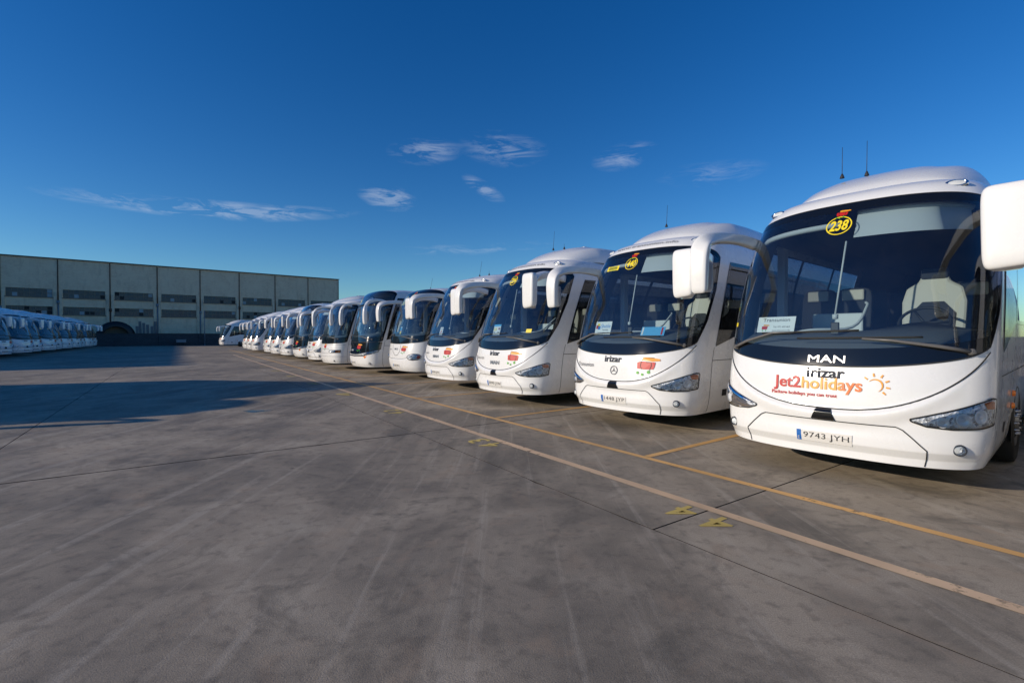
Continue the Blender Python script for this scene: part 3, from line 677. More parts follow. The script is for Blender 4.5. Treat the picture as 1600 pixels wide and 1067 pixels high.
def copy_tree(o, parent=None):
    c = o.copy(); C.objects.link(c); c.parent = parent
    if parent is not None: KIDS.setdefault(parent, []).append(c)
    for ch in list(KIDS.get(o, [])): copy_tree(ch, c)
    return c
def place(root, u, v, yaw): root.location = uv(u, v); root.rotation_euler = (0, 0, -R(yaw))

# ================================================================== SETTING
# ---- concrete yard
conc = mat('yard_concrete', (.13, .12, .115), .6)
nt, lk, b = nodes_of(conc)
wp = worldpos(nt, lk)
big = noise(nt, lk, wp, .22, 5, .6, .6); midn = noise(nt, lk, wp, .9, 6, .62, .4); fine = noise(nt, lk, wp, 9, 5, .6); grain = noise(nt, lk, wp, 120, 3, .6)
track = noise(nt, lk, worldpos(nt, lk, (.55, .12, 1), (0, 0, -UV_ROT + R(90) + R(6))), 1.6, 6, .62, .5)
skid = noise(nt, lk, worldpos(nt, lk, (5.0, .16, 1), (0, 0, R(-8))), 1.0, 5, .65, .3)
smear = noise(nt, lk, worldpos(nt, lk, (.9, .9, 1)), 1.5, 7, .66, 1.4)
col = ramp(nt, lk, midn, [(.28, (.200, .155, .112)), (.42, (.370, .285, .205)), (.54, (.500, .385, .278)), (.68, (.620, .490, .362))])
col = mixrgb(nt, lk, maprange(nt, lk, big, .42, .58, 0, .70), col, (.205, .166, .128))
col = mixrgb(nt, lk, maprange(nt, lk, track, .47, .62, 0, .65), col, (.580, .445, .318))
col = mixrgb(nt, lk, maprange(nt, lk, skid, .55, .64, 0, .42), col, (.66, .53, .405))
col = mixrgb(nt, lk, maprange(nt, lk, smear, .52, .66, 0, .60), col, (.175, .142, .108))
col = mixrgb(nt, lk, maprange(nt, lk, fine, .52, .72, 0, .55), col, (.150, .120, .092))
col = mixrgb(nt, lk, maprange(nt, lk, grain, .40, .62, .0, .36), col, (.170, .136, .104))
col = mixrgb(nt, lk, maprange(nt, lk, noise(nt, lk, wp, 45, 3, .7), .60, .72, .0, .18), col, (.66, .55, .43))
rust = noise(nt, lk, wp, 1.7, 5, .6, 1.2); col = mixrgb(nt, lk, maprange(nt, lk, rust, .56, .72, 0, .36), col, (.50, .33, .215))
spot = nt.new('ShaderNodeTexVoronoi'); spot.inputs['Scale'].default_value = 1.3; lk.new(wp, spot.inputs['Vector'])
col = mixrgb(nt, lk, maprange(nt, lk, spot.outputs['Distance'], .04, .015, 0, .7), col, (.04, .038, .038))
col = mixrgb(nt, lk, 1.0, col, (.87, .93, .94), 'MULTIPLY')
lk.new(col, b.inputs['Base Color'])
lk.new(maprange(nt, lk, midn, .3, .7, .62, .85), b.inputs['Roughness']); b.inputs['Specular IOR Level'].default_value = .22
hsum = nt.new('ShaderNodeMath'); hsum.operation = 'ADD'; lk.new(fine, hsum.inputs[0]); lk.new(grain, hsum.inputs[1])
bump(nt, lk, b, hsum.outputs[0], .4, .006)
soil = mat('far_ground', (.10, .09, .075), .9)
nt, lk, b = nodes_of(soil); lk.new(ramp(nt, lk, noise(nt, lk, worldpos(nt, lk), .15, 6), [(.3, (.07, .065, .055)), (.7, (.15, .13, .10))]), b.inputs['Base Color'])
joint_m = mat('joint_filler', (.05, .042, .034), .95)

g = MB(); g.add([(-900, -700, -.09), (900, -700, -.09), (900, 1100, -.09), (-900, 1100, -.09)], [(0, 1, 2, 3)])
ground = tag(g.build('ground', soil, None, False), kind='structure')
g = MB(); q = [uv(-40, -60, -.035), uv(-40, 60, -.035), uv(130, 60, -.035), uv(130, -60, -.035)]; g.add(q, [(0, 1, 2, 3)])
yard = tag(g.build('yard_base', joint_m, None, False), kind='structure')
def slab(u0, u1, v0, v1, near):
    rng = random.Random(int(u0 * 31 + v0 * 17 + 999)); gu = .013 if abs(u0 - 7.35) < .1 or abs(u1 - 7.35) < .1 else .0028; gv = .0038; pts = []
    def edge(a, b_, inward):
        L_ = (b_ - a).length; n = max(1, int(L_ / (.16 if near else 3.0)))
        for k in range(n):
            p_ = a.lerp(b_, k / n); j = rng.uniform(0, .0015 if v0 > 3 else .005) if near else 0
            if near and v0 < 3 and rng.random() < .05: j += rng.uniform(.005, .022)
            pts.append(p_ + inward * (j if k else 0))
    a, b_, c, d = (Vector((u0 + gu, v0 + gv, 0)), Vector((u1 - gu, v0 + gv, 0)), Vector((u1 - gu, v1 - gv, 0)), Vector((u0 + gu, v1 - gv, 0)))
    edge(a, b_, Vector((0, 1, 0))); edge(b_, c, Vector((-1, 0, 0))); edge(c, d, Vector((0, -1, 0))); edge(d, a, Vector((1, 0, 0)))
    P = [uv(p_.x, p_.y) for p_ in pts]; n = len(P); P2 = [p_ + Vector((0, 0, -.034)) for p_ in P]
    # u,v frame is left-handed seen from above: reverse for upward normals
    m = MB(); m.add(P, [tuple(reversed(range(n)))]); m.add(P + P2, [(k, (k + 1) % n, n + (k + 1) % n, n + k) for k in range(n)], 1)
    return m.build('concrete_slab', [conc, joint_m], yard, False)
ub = [2.58 + 4.8 * k for k in range(-4, 11)]
for i in range(len(ub) - 1): slab(ub[i], ub[i + 1], 3.2, 8.4, ub[i] < 28)
for v0, v1 in ((-2.0, 3.2), (-7.2, -2.0)):
    br = [-21.4, 7.35, 16.95, 26.55, 36.15, 50.58]
    for i in range(len(br) - 1): slab(br[i], br[i + 1], v0, v1, br[i] < 20)
for v0, v1 in ((8.4, 24), (24, 40), (-24, -7.2), (-50, -24)):
    for u0, u1 in ((-21.4, 2.58), (2.58, 26.58), (26.58, 50.58)): slab(u0, u1, v0, v1, False)
slab(50.58, 120, -50, 40, False)

# ---- painted markings
def worn_paint(name, color, wear, scale=7):
    m = bpy.data.materials.new(name); m.use_nodes = True; t = m.node_tree; nt, lk = t.nodes, t.links; b = nt['Principled BSDF']
    wp = worldpos(nt, lk); n = noise(nt, lk, wp, scale, 7, .68); n2 = noise(nt, lk, wp, .8, 4); 
    a = nt.new('ShaderNodeMath'); a.operation = 'MULTIPLY_ADD'; lk.new(n2, a.inputs[0]); a.inputs[1].default_value = .55; lk.new(n, a.inputs[2])
    al = maprange(nt, lk, a.outputs[0], wear, wear + .12)
    lk.new(mixrgb(nt, lk, maprange(nt, lk, n2, .35, .65), color, tuple(c * .72 for c in color)), b.inputs['Base Color']); b.inputs['Roughness'].default_value = .6
    tr = nt.new('ShaderNodeBsdfTransparent'); mx = nt.new('ShaderNodeMixShader'); lk.new(al, mx.inputs[0]); lk.new(tr.outputs[0], mx.inputs[1]); lk.new(b.outputs[0], mx.inputs[2]); lk.new(mx.outputs[0], nt['Material Output'].inputs[0])
    return m
line_a = worn_paint('yellow_line_paint', (.85, .47, .15), .50); line_b = worn_paint('faded_line_paint', (.85, .58, .34), .565); digit_m = worn_paint('yellow_number_paint', (.80, .58, .14), .50)
def strip(name, a, b_, w, m, label, cat=None):
    a = Vector(a); b_ = Vector(b_); d = (b_ - a).normalized(); n = Vector((-d.y, d.x, 0)) * w / 2; L_ = (b_ - a).length; k = max(2, int(L_ / .25)); V_ = []
    for i in range(k + 1):
        p_ = a.lerp(b_, i / k); j = 1 + random.uniform(-.07, .07); V_ += [p_ + n * j, p_ - n * j]
    mb = MB(); mb.add(V_, [(2 * i, 2 * i + 1, 2 * i + 3, 2 * i + 2) for i in range(k)]); o = mb.build(name, m, None, False); o.location.z = .004
    return tag(o, label, kind='structure')
strip('bay_front_line', uv(-4.5, 5.0), uv(62, 5.0), .10, line_a, 'solid yellow line along the fronts of the right row of coaches')
strip('kerb_line', uv(-4.5, 4.0), uv(46, 4.0), .115, line_b, 'paler worn line beside the bay numbers')
AX = 53.0
axd = Vector((math.sin(R(AX)), math.cos(R(AX)), 0))
for k in range(-1, 15):
    a = uv(4.19 + 3.62 * k, 5.06); strip('bay_line', a, a + axd * 9, .10, line_a, 'yellow line between two parking bays')
faint = uv(4.19, 4.93); strip('bay_line', faint, faint - axd * .75, .09, worn_paint('nearly_gone_paint', (.42, .27, .10), .84), 'nearly worn away stub of bay line')
for k, num in enumerate(['44', '43', '42', '41', '40', '39', '38', '37']):
    u0 = 2.52 + 3.57 * k
    for j, ch in enumerate(num):
        vs, fs = text_fit(ch, .20, .34, bold=.015); cu = u0 + (.17 if j else -.17)
        mb = MB(); mb.add([uv(cu + x, 3.74 - y, .0045) for x, y in vs], fs); o = mb.build('bay_number', digit_m, None, False)
        tag(o, 'hand painted yellow digit %s of bay %s' % (ch, num), kind='structure')
pud = MB(); P = []
for k in range(26):
    an = 2 * math.pi * k / 26; r = 1 + .28 * math.sin(3 * an + .5) + .16 * math.sin(7 * an); c = Vector((-5.35, 10.15, .003)); P.append(c + Vector((1, .25, 0)) * .22 * r * math.cos(an) + Vector((-.3, 1, 0)) * .13 * r * math.sin(an))
pud.add(P, [tuple(range(26))]); tag(pud.build('puddle', mat('water_film', (.05, .055, .065), .12), None, False), 'small shallow puddle at the edge of the shadow', kind='structure')

# ---- brick warehouse at the far end
brick = mat('old_brick', (.3, .26, .22), .9)
nt, lk, b = nodes_of(brick)
mp = mapping(nt, lk, (1, 1, 1)); sep = nt.new('ShaderNodeSeparateXYZ'); lk.new(mp, sep.inputs[0]); cmb = nt.new('ShaderNodeCombineXYZ'); lk.new(sep.outputs[0], cmb.inputs[0]); lk.new(sep.outputs[2], cmb.inputs[1])
bt = nt.new('ShaderNodeTexBrick'); bt.inputs['Scale'].default_value = 1; bt.inputs['Brick Width'].default_value = .30; bt.inputs['Row Height'].default_value = .10; bt.inputs['Mortar Size'].default_value = .012
bt.inputs['Color1'].default_value = (.84, .62, .43, 1); bt.inputs['Color2'].default_value = (.68, .47, .31, 1); bt.inputs['Mortar'].default_value = (.88, .70, .52, 1); lk.new(cmb.outputs[0], bt.inputs['Vector'])
pn = noise(nt, lk, mp, .5, 6, .65, .4); pn2 = noise(nt, lk, mapping(nt, lk, (.5, 1, 2.6)), 1.2, 6, .7)
c1 = mixrgb(nt, lk, maprange(nt, lk, pn, .40, .60, 0, .85), bt.outputs[0], (.86, .66, .47)); c1 = mixrgb(nt, lk, maprange(nt, lk, pn2, .52, .70, 0, .75), c1, (.88, .72, .54))
c1 = mixrgb(nt, lk, maprange(nt, lk, noise(nt, lk, mapping(nt, lk, (1.4, 1, .35)), 1.1, 6, .7), .52, .70, 0, .5), c1, (.52, .37, .26))
lk.new(c1, b.inputs['Base Color']); bump(nt, lk, b, bt.outputs['Fac'], -.4, .02)
pier_m = mat('pier_render', (.36, .34, .31), .9)
nt, lk, b = nodes_of(pier_m); lk.new(ramp(nt, lk, noise(nt, lk, mapping(nt, lk, (1, 1, .5)), 1.3, 6, .65), [(.3, (.50, .40, .30)), (.55, (.80, .61, .44)), (.75, (.88, .72, .54))]), b.inputs['Base Color'])
rust_m = mat('rusty_pipe', (.12, .055, .035), .85); steel_m = mat('grey_pipe', (.20, .23, .27), .6); frame_m = mat('steel_window_frame', (.20, .17, .14), .7); coping_m = mat('dark_coping', (.07, .065, .06), .85)
pane_a = mat('dusty_pane', (.055, .075, .095), .22); pane_b = mat('pale_pane', (.30, .36, .40), .35); pane_c = mat('broken_pane', (.012, .013, .015), .6)
e = Vector((-math.sin(R(50.1)), -math.cos(R(50.1)), 0)); nrm_f = Vector((e.y, -e.x, 0))
if nrm_f.y > 0: nrm_f = -nrm_f
C0 = Vector((-35.8, 100.4, 0)); BAY = 6.05; HB = 13.05; NB = 11
wh = link('brick_warehouse', None); wh.location = C0; wh.rotation_euler = (0, 0, math.atan2(-e.y, -e.x))   # local +x points to the right corner, -x runs left along the front, front faces -y
tag(wh, 'long old brick warehouse with two rows of steel windows closing the yard', 'warehouse')
wrows = ((7.29, 8.51), (4.74, 5.92), (1.6, 2.8))
m = MB(); xs = [0]; 
for k in range(NB): xs += [-k * BAY - .10 * BAY, -k * BAY - .91 * BAY]
xs.append(-NB * BAY); xs = sorted(xs); zs_ = sorted([0, HB] + [z for r_ in wrows[:2] for z in r_])
X_, Z_ = np.meshgrid(xs, zs_); P = np.stack([X_, np.zeros_like(X_), Z_], -1); mask = np.ones((len(zs_) - 1, len(xs) - 1), bool)
for i in range(len(zs_) - 1):
    for j in range(len(xs) - 1):
        zc = (zs_[i] + zs_[i + 1]) / 2; w_ = xs[j + 1] - xs[j]
        if w_ > .5 * BAY and any(a < zc < b_ for a, b_ in wrows[:2]): mask[i, j] = False
m.grid(P, mask); m.box((-NB * BAY / 2, 14.01, HB / 2), (NB * BAY, 27.0, HB - .02))
# reveals
m.build('wall', brick, wh, False)
cop = MB(); cop.box((-NB * BAY / 2, .05, HB + .06), (NB * BAY + .3, .6, .13)); cop.build('coping', coping_m, wh, False)
def shared(name, dims, m):
    mb = MB(); mb.box((0, 0, 0), dims); me = bpy.data.meshes.new(name); me.from_pydata(mb.v, [], mb.f); me.materials.append(m); return me
ww = .81 * BAY; NC = 8
pane_me = [shared('pane', (ww / NC - .07, .02, 1.2 / 2 - .07), mm) for mm in (pane_a, pane_b, pane_c)]
rngp = random.Random(5)
for k in range(NB):
    for (z0, z1) in wrows[:2]:
        xc = -k * BAY - .505 * BAY; zc = (z0 + z1) / 2; hh = z1 - z0
        f = MB(); yq = .14
        for i in range(NC + 1): f.box((xc - ww / 2 + ww * i / NC, yq, zc), (.07, .05, hh))
        for i in range(3): f.box((xc, yq + .003, z0 + hh * i / 2), (ww, .05, .07))
        f.box((xc, yq - .12, z0 - .05), (ww + .2, .34, .10)); f.box((xc, .42, zc), (ww, .02, hh))
        fo = f.build('window', frame_m, wh, False)
        for i in range(NC):
            for j in range(2):
                r_ = rngp.random(); me = pane_me[1 if r_ > .92 else 2 if r_ > .82 else 0]
                o = link('pane', me, fo); o.location = (xc - ww / 2 + ww * (i + .5) / NC, yq + .012 + rngp.uniform(-.006, .006), z0 + hh * (j * .5 + .25)); o.rotation_euler = (rngp.uniform(-.02, .02), 0, rngp.uniform(-.02, .02))
for k in range(NB + 1):
    x = -k * BAY
    m = MB()
    for s_ in (-.30, .30): m.box((x + s_, -.06, (HB - 5.0) / 2), (.34, .14, HB - 5.0 + (.0)))
    m.build('pier', pier_m, wh, False)
    m = MB(); m.tube([(x, -.05, 5.6 + (k % 2)), (x, -.05, HB - .1)], .065, 8); m.build('downpipe', rust_m, wh)
    m = MB(); m.tube([(x + .02, -.07, .3), (x + .02, -.07, 5.6 + (k % 2))], .085, 8); m.box((x + .02, -.07, 5.6 + (k % 2)), (.34, .26, .5)); m.build('downpipe', steel_m if k % 3 else rust_m, wh)

# ---- low yard wall in front of it
wall_m = mat('dark_block_wall', (.05, .055, .06), .85)
nt, lk, b = nodes_of(wall_m); mp = mapping(nt, lk); sep = nt.new('ShaderNodeSeparateXYZ'); lk.new(mp, sep.inputs[0]); cmb = nt.new('ShaderNodeCombineXYZ'); lk.new(sep.outputs[0], cmb.inputs[0]); lk.new(sep.outputs[2], cmb.inputs[1])
bt = nt.new('ShaderNodeTexBrick'); bt.inputs['Scale'].default_value = 1; bt.inputs['Brick Width'].default_value = .42; bt.inputs['Row Height'].default_value = .21
bt.inputs['Color1'].default_value = (.075, .083, .09, 1); bt.inputs['Color2'].default_value = (.055, .06, .066, 1); bt.inputs['Mortar'].default_value = (.04, .042, .045, 1); lk.new(cmb.outputs[0], bt.inputs['Vector']); lk.new(bt.outputs[0], b.inputs['Base Color'])
yw = link('yard_wall', None); W0 = Vector((-54.0, 74.6, 0)); yw.location = W0; yw.rotation_euler = wh.rotation_euler
m = MB(); m.box((0, 0, .92), (90, .25, 1.84)); m.build('wall', wall_m, yw, False)
m = MB(); m.box((0, 0, 1.87), (90, .33, .06)); m.build('coping', coping_m, yw, False)
for k in range(-8, 9):
    m = MB(); m.box((k * 5.2, -.16, .90), (.32, .10, 1.80)); m.build('pier', wall_m, yw, False)
tag(yw, 'low dark block wall across the far end of the yard', 'wall')
def along(px, off, z=0):     # a point near the wall: distance along it (metres right of W0), offset behind it
    p_ = W0 - e * px - nrm_f * off; return Vector((p_.x, p_.y, z))
wrot = wh.rotation_euler.copy()
# black arched tube and bits behind the wall
ab = link('arched_tunnel', None); ab.location = along(-5.2, 1.9); ab.rotation_euler = wrot
m = MB(); N = 28; V_ = []
for (r, y) in ((1.55, -.9), (2.3, -.9), (2.35, -.5), (2.35, 1.0), (1.5, 1.0)):
    V_ += [(math.cos(t) * r * 1.0, y, 1.35 + math.sin(t) * r * 1.0) for t in np.linspace(0, math.pi, N)]
m.add(V_, [(i * N + k, i * N + k + 1, (i + 1) * N + k + 1, (i + 1) * N + k) for i in range(4) for k in range(N - 1)]); m.build('arch', mat('black_sheeting', (.012, .012, .014), .45), ab)
m = MB(); m.add([(math.cos(t) * 1.5, .2, 1.35 + math.sin(t) * 1.5) for t in np.linspace(0, math.pi, N)], [tuple(range(N))]); m.build('end_board', mat('tan_board', (.20, .16, .12), .8), ab, False)
m = MB(); m.box((-1.95, .05, .68), (.8, 1.7, 1.36)); m.box((1.95, .05, .68), (.8, 1.7, 1.36)); m.build('base', plastic, ab, False)
tag(ab, 'big black arched tunnel frame standing behind the dark wall', 'tunnel')
for k in range(6):
    m = MB(); h = 3.0 + .25 * ((k * 7) % 4); m.box((0, 0, h / 2), (.36, .12, h)); m.box((0, -.065, h / 2), (.08, .02, h - .2)); o = m.build('metal_panel', mat('galvanised_panel', (.16, .17, .18), .55, .3), None, False, .01)
    o.location = along(-2.7 + .44 * k, .75 + .12 * (k % 2)); o.rotation_euler = (R(-2), R(random.uniform(-2, 2)), wrot.z)
    tag(o, '%s grey metal panel from the left, leaning upright behind the dark wall' % ['first', 'second', 'third', 'fourth', 'fifth', 'sixth'][k], 'panel', 'metal panels stacked behind the wall')
bx = link('utility_box', None); bx.location = along(2.6, -.9); bx.rotation_euler = wrot
m = MB(); m.box((0, 0, .72), (1.25, .55, .42)); m.build('housing', mat('box_grey', (.30, .31, .32), .6), bx, False, .02)
m = MB(); m.box((0, 0, .95), (1.35, .65, .05)); m.build('lid', mat('box_grey', (.30, .31, .32), .6), bx, False, .01)
for s_ in (-.5, .5):
    m = MB(); m.box((s_, 0, .26), (.12, .45, .52)); m.build('leg', plastic, bx, False)
tag(bx, 'small pale grey box on legs at the foot of the wall', 'box')
pole = link('yard_pole', None); pole.location = along(5.8, -.5); m = MB(); m.tube([(0, 0, 0), (0, 0, 5.6)], [.07, .04], 8); m.build('shaft', steel_m, pole); m = MB(); m.lathe([(.16, 0), (.16, .03), (.08, .05), (.07, .12)], (0, 0, 0), (0, 0, 1), 12); m.build('base_plate', steel_m, pole)
tag(pole, 'thin grey pole rising in front of the dark wall', 'pole')

# ---- unseen buildings added around the yard for their shade and reflections
lw = link('shade_block', None); lw.location = (-62.5, 9.3, 0); lw.rotation_euler = (0, 0, UV_ROT)     # local x = along the row
m = MB(); m.box((48, 12, 7.2), (96, 24, 14.4)); m.build('wall', brick, lw, False)  # added out of view, sized so its shade covers the left row
m = MB(); m.box((48, 12, 14.5), (96.6, 24.6, .2)); m.build('coping', coping_m, lw, False)
for k in range(12):
    m = MB(); m.box((4 + 8 * k, -.02, 8.6), (4.8, .10, 1.2)); m.build('window', pane_a, lw, False)
dh = link('reflection_block', None); dh.location = uv(-62, 24); dh.rotation_euler = (0, 0, UV_ROT)  # added out of view to cover the bare horizon mirrored in side windows
m = MB(); m.box((27, -9, 4), (54, 18, 8)); m.build('wall', pier_m, dh, False)
m = MB(); m.box((27, -9, 8.15), (54.8, 18.8, .3)); m.build('roof', coping_m, dh, False)
for k in range(6):
    m = MB(); m.box((4.5 + 9 * k, .02, 2.2), (4.6, .12, 4.4)); m.build('door', frame_m, dh, False)
tag(dh, 'low block added unseen behind the viewer on the right, for window reflections', 'backdrop_block')
tag(lw, 'tall flat roofed brick block added unseen left of the yard to shade it', 'shade_block')
gh = link('shadow_gable', None)  # added out of view, gable shaped to throw the tapered shadow band
A_, B_ = Vector((-24.0, 12.6, 0)), Vector((-20.5, 6.7, 0)); mid_ = (A_ + B_) / 2; back = Vector((-.87, -.50, 0)) * 7
m = MB(); P0 = [A_, B_, B_ + Vector((0, 0, 4)), mid_ + Vector((-.3, -.4, 6.0)), A_ + Vector((0, 0, 4))]; P1 = [p_ + back for p_ in P0]; m.add(P0 + P1, [(0, 1, 2, 3, 4), (9, 8, 7, 6, 5), (0, 4, 9, 5), (1, 6, 7, 2)]); m.build('wall', mat('render_cream', (.5, .46, .38), .9), gh, False)
m = MB()
for a, b_ in ((2, 3), (3, 4)):
    o_ = Vector((0, 0, .06)); m.add([P0[a] + o_, P0[b_] + o_, P1[b_] + o_, P1[a] + o_, P0[a] + o_ * 3, P0[b_] + o_ * 3, P1[b_] + o_ * 3, P1[a] + o_ * 3], [(0, 1, 2, 3), (7, 6, 5, 4), (0, 4, 5, 1), (1, 5, 6, 2), (2, 6, 7, 3), (3, 7, 4, 0)])
m.build('roof', mat('roof_tile', (.30, .12, .07), .85), gh, False)
m = MB(); dd = (B_ - A_).normalized(); m.box(mid_ + Vector((.03, .017, 1.05)), (.95, .06, 2.1), Matrix.Rotation(math.atan2(dd.y, dd.x), 3, 'Z')); m.build('door', frame_m, gh, False)
tag(gh, 'small gabled block added unseen left of the yard to cast a tapered shadow', 'shadow_gable')

# ================================================================== COACHES
GR, GL = 'coaches parked in the right hand row', 'coaches parked in the left hand row'
coA, protoA, wA = base_A()
def child(root, name):
    for c in KIDS.get(root, []):
        if c.name.split('.')[0] == name: return c
def yellow_square(co, w, sg, z, wd=.07, ht=.05, m=None):
    mb = MB(); poly(co, mb, [(-wd / 2, -ht / 2), (wd / 2, -ht / 2), (wd / 2, ht / 2), (-wd / 2, ht / 2)], sg, z, .011, 0); mb.build('sticker', m or yellow, w, False)
def forehead_text(co, root, s='www.transunion.info', width=1.30, z=3.235):
    vs, fs = text_fit(s, width, .085); P = np.array(vs); mb = MB()
    # follow the brow: constant height, wrapped sideways
    zz = z + P[:, 1] * .55; mb.add(co.pt(P[:, 0] / co.arc(z), zz - .03 * (P[:, 0] / .8) ** 2, .006).tolist(), fs); mb.build('lettering', txt_grey, root, False)
def dash_card(root, x, y, z, w, h, parts, label, cat='sign', lean=14, turn=0, base=None):
    o = MB(); o.box((0, 0, h / 2), (w, .006, h)); ob = o.build('dash_card', base or paper, None, False)
    for kind, a in parts:
        if kind == 't':
            s, wd, px, pz, m_, ht = a; vs, fs = text_fit(s, wd, ht); mb = MB(); mb.add([(px + q[0], -.005, h / 2 + pz + q[1]) for q in vs], fs); mb.build('lettering', m_, ob, False)
        else:
            pts, m_ = a; mb = MB(); mb.add([(q[0], -.0055, h / 2 + q[1]) for q in pts], [tuple(range(len(pts)))]); mb.build('printed_mark', m_, ob, False)
    M_ = Matrix.Translation(root.location) @ Matrix.Rotation(root.rotation_euler.z, 4, 'Z')
    ob.matrix_world = M_ @ Matrix.Translation((x, y, z)) @ Matrix.Rotation(R(turn), 4, 'Z') @ Matrix.Rotation(R(-lean), 4, 'X')
    return tag(ob, label, cat)
def rect(x, z, w, h): return [(x - w / 2, z - h / 2), (x + w / 2, z - h / 2), (x + w / 2, z + h / 2), (x - w / 2, z + h / 2)]
def logo_marks(x, z, s): return [('p', ([(x - .5 * s, z - .3 * s), (x - .5 * s, z + .15 * s), (x + .4 * s, z + .15 * s), (x + .3 * s, z - .3 * s)], red)), ('p', ([(x - .3 * s, z + .2 * s), (x - .25 * s, z + .42 * s), (x + .6 * s, z + .35 * s), (x + .6 * s, z + .2 * s)], txt_orange)), ('p', (rect(x - .35 * s, z - .45 * s, .16 * s, .16 * s), green)), ('p', (rect(x + .15 * s, z - .45 * s, .16 * s, .16 * s), green))]
def star_badge(co, root, sg, z, r=.075):
    m = MB(); ringdisc(co, m, sg, z, r * .86, r, .010, 28)
    for an in (90, 210, 330):
        a = R(an); m.add(co.flat([(math.cos(a) * r * .88, math.sin(a) * r * .88), (math.cos(a + 1.05) * r * .12, math.sin(a + 1.05) * r * .12), (0, 0), (math.cos(a - 1.05) * r * .12, math.sin(a - 1.05) * r * .12)], sg, z, .010), [(0, 1, 2, 3)])
    m.build('badge', darkchrome, root, False)
def roof_kit(root, two=True):
    antenna(root, -.42, 2.05, 3.79, .44, .02)
    if two: antenna(root, -.18, 2.25, 3.81, .5, .05)

# --- first coach
far_proto = copy_tree(protoA)          # becomes the model of the plain coaches further back
b1 = protoA; place(b1, 2.375, 5.74, 49.6)
tag(b1, 'nearest white coach, red and orange holiday lettering on its front, number 238 in the screen', 'coach', GR)
w1 = child(b1, 'windscreen')
decal(coA, b1, 'MAN', .35, 0, 1.325, txt_white, .016, .075)
decal(coA, b1, 'irizar', .36, 0, 1.175, darkchrome, .010, .105, bold=.025)
vs, fs = text_fit('Jet2holidays', .86, None, bold=.022); P = np.array(vs); cutx = [-.43 + .86 * q for q in (.335, .55, .78)]
for k, m_ in enumerate((red, txt_orange, txt_orange, txt_deep)):
    lo = cutx[k - 1] if k else -9; hi = cutx[k] if k < 3 else 9
    sel = [f for f in fs if lo <= float(np.mean(P[list(f), 0])) < hi]; mb = MB(); mb.add(coA.flat(vs, -.055, 1.045, .010), sel); mb.build('lettering', m_, b1, False)
decal(coA, b1, 'Package holidays you can trust', .66, -.125, .935, red, .010, .05, bold=.02)
sun_logo(coA, b1, .262, 1.075)
plate(coA, b1, '9743 JYH', .0, .49)
number_sticker(coA, w1, '238', -.03, 2.85)
yellow_square(coA, w1, -.72, 1.72); yellow_square(coA, w1, -.735, 1.93, .05, .05)
roof_kit(b1)
dash_card(b1, -.72, .55, 1.62, .50, .20, [('t', ('Transunion', .36, 0, .06, txt_black, .045)), ('t', ('Tel: 971 430 463', .22, .08, -.03, txt_grey, .022)), ('t', ('www.transunion.info', .24, .08, -.075, txt_grey, .02))] + logo_marks(-.14, -.035, .09), 'white company card with red bus emblem behind the nearest windscreen', turn=-14)
# --- second
b2 = copy_tree(far_proto); place(b2, 5.86, 6.20, 49.5)
tag(b2, 'white coach next to the nearest one, shuttle card and number 440 in its screen', 'coach', GR)
w2 = child(b2, 'windscreen')
def company_front(b, w, num, plt, badge, name2=True):
    decal(coA, b, 'irizar', .36, -.02, 1.175, darkchrome, .010, .105, bold=.025)
    decal(coA, b, 'Transunion', .46, -.41, 1.06, txt_grey, .011, .072)
    bus_logo(coA, b, .37, 1.09, 1.05)
    if badge == 'star': star_badge(coA, b, 0, .985)
    elif badge: decal(coA, b, badge, .34, 0, .965, alu, .010, .085, bold=.03)
    plate(coA, b, plt, .0, .49); number_sticker(coA, w, num, -.06, 2.88)
company_front(b2, w2, '440', '1448 JYP', 'star'); forehead_text(coA, b2)
mb = MB(); poly(coA, mb, rect(0, 0, .30, .09), -.30, 2.83, .011, 0); mb.build('sticker', yellow, w2, False); decal(coA, w2, 'DISCRECIONAL', .24, -.30, 2.83, txt_black, .013, .03)
antenna(b2, -.30, 2.1, 3.79, .45, .05); yellow_square(coA, w2, -.735, 1.93, .05, .05)
dash_card(b2, -.70, .55, 1.60, .48, .25, [('t', ('Shuttle', .28, .07, .04, blue, .075)), ('t', ('Transunion', .18, .07, -.035, txt_black, .028)), ('t', ('www.transunion.info', .34, .02, -.085, txt_grey, .018)), ('p', (rect(-.15, .055, .07, .07), yellow)), ('p', (rect(-.185, .02, .07, .07), red)), ('p', (rect(-.125, .005, .07, .07), blue))], 'white shuttle card with blue lettering behind the second windscreen', turn=-14)
dash_card(b2, .42, .50, 1.58, .44, .17, [('p', (rect(.17, 0, .03, .14), red)), ('p', (rect(-.19, 0, .03, .15), paper))], 'bright blue folder lying behind the second windscreen', lean=30, turn=6, base=paper_blue)
# --- third
b3 = copy_tree(far_proto); place(b3, 9.36, 6.02, 52.0); w3 = child(b3, 'windscreen')
tag(b3, 'white coach with number 204 in its screen, third from the right', 'coach', GR)
company_front(b3, w3, '204', '0090 JYN', 'MAN'); forehead_text(coA, b3); antenna(b3, -.30, 2.1, 3.79, .5, .05); antenna(b3, -.1, 2.3, 3.81, .14, 0); yellow_square(coA, w3, .52, 1.68, .13, .08)
dash_card(b3, -.70, .55, 1.60, .44, .26, [('p', (rect(0, .105, .44, .05), paper_blue)), ('p', (rect(-.15, .0, .05, .07), yellow)), ('p', (rect(-.05, .0, .05, .07), yellow)), ('p', (rect(.11, .02, .04, .05), red)), ('p', (rect(.17, .02, .05, .05), txt_grey)), ('p', (rect(.12, -.07, .14, .02), txt_grey)), ('p', (rect(-.14, -.07, .12, .02), txt_grey))], 'white timetable card with blue top edge behind the third windscreen', turn=-14)
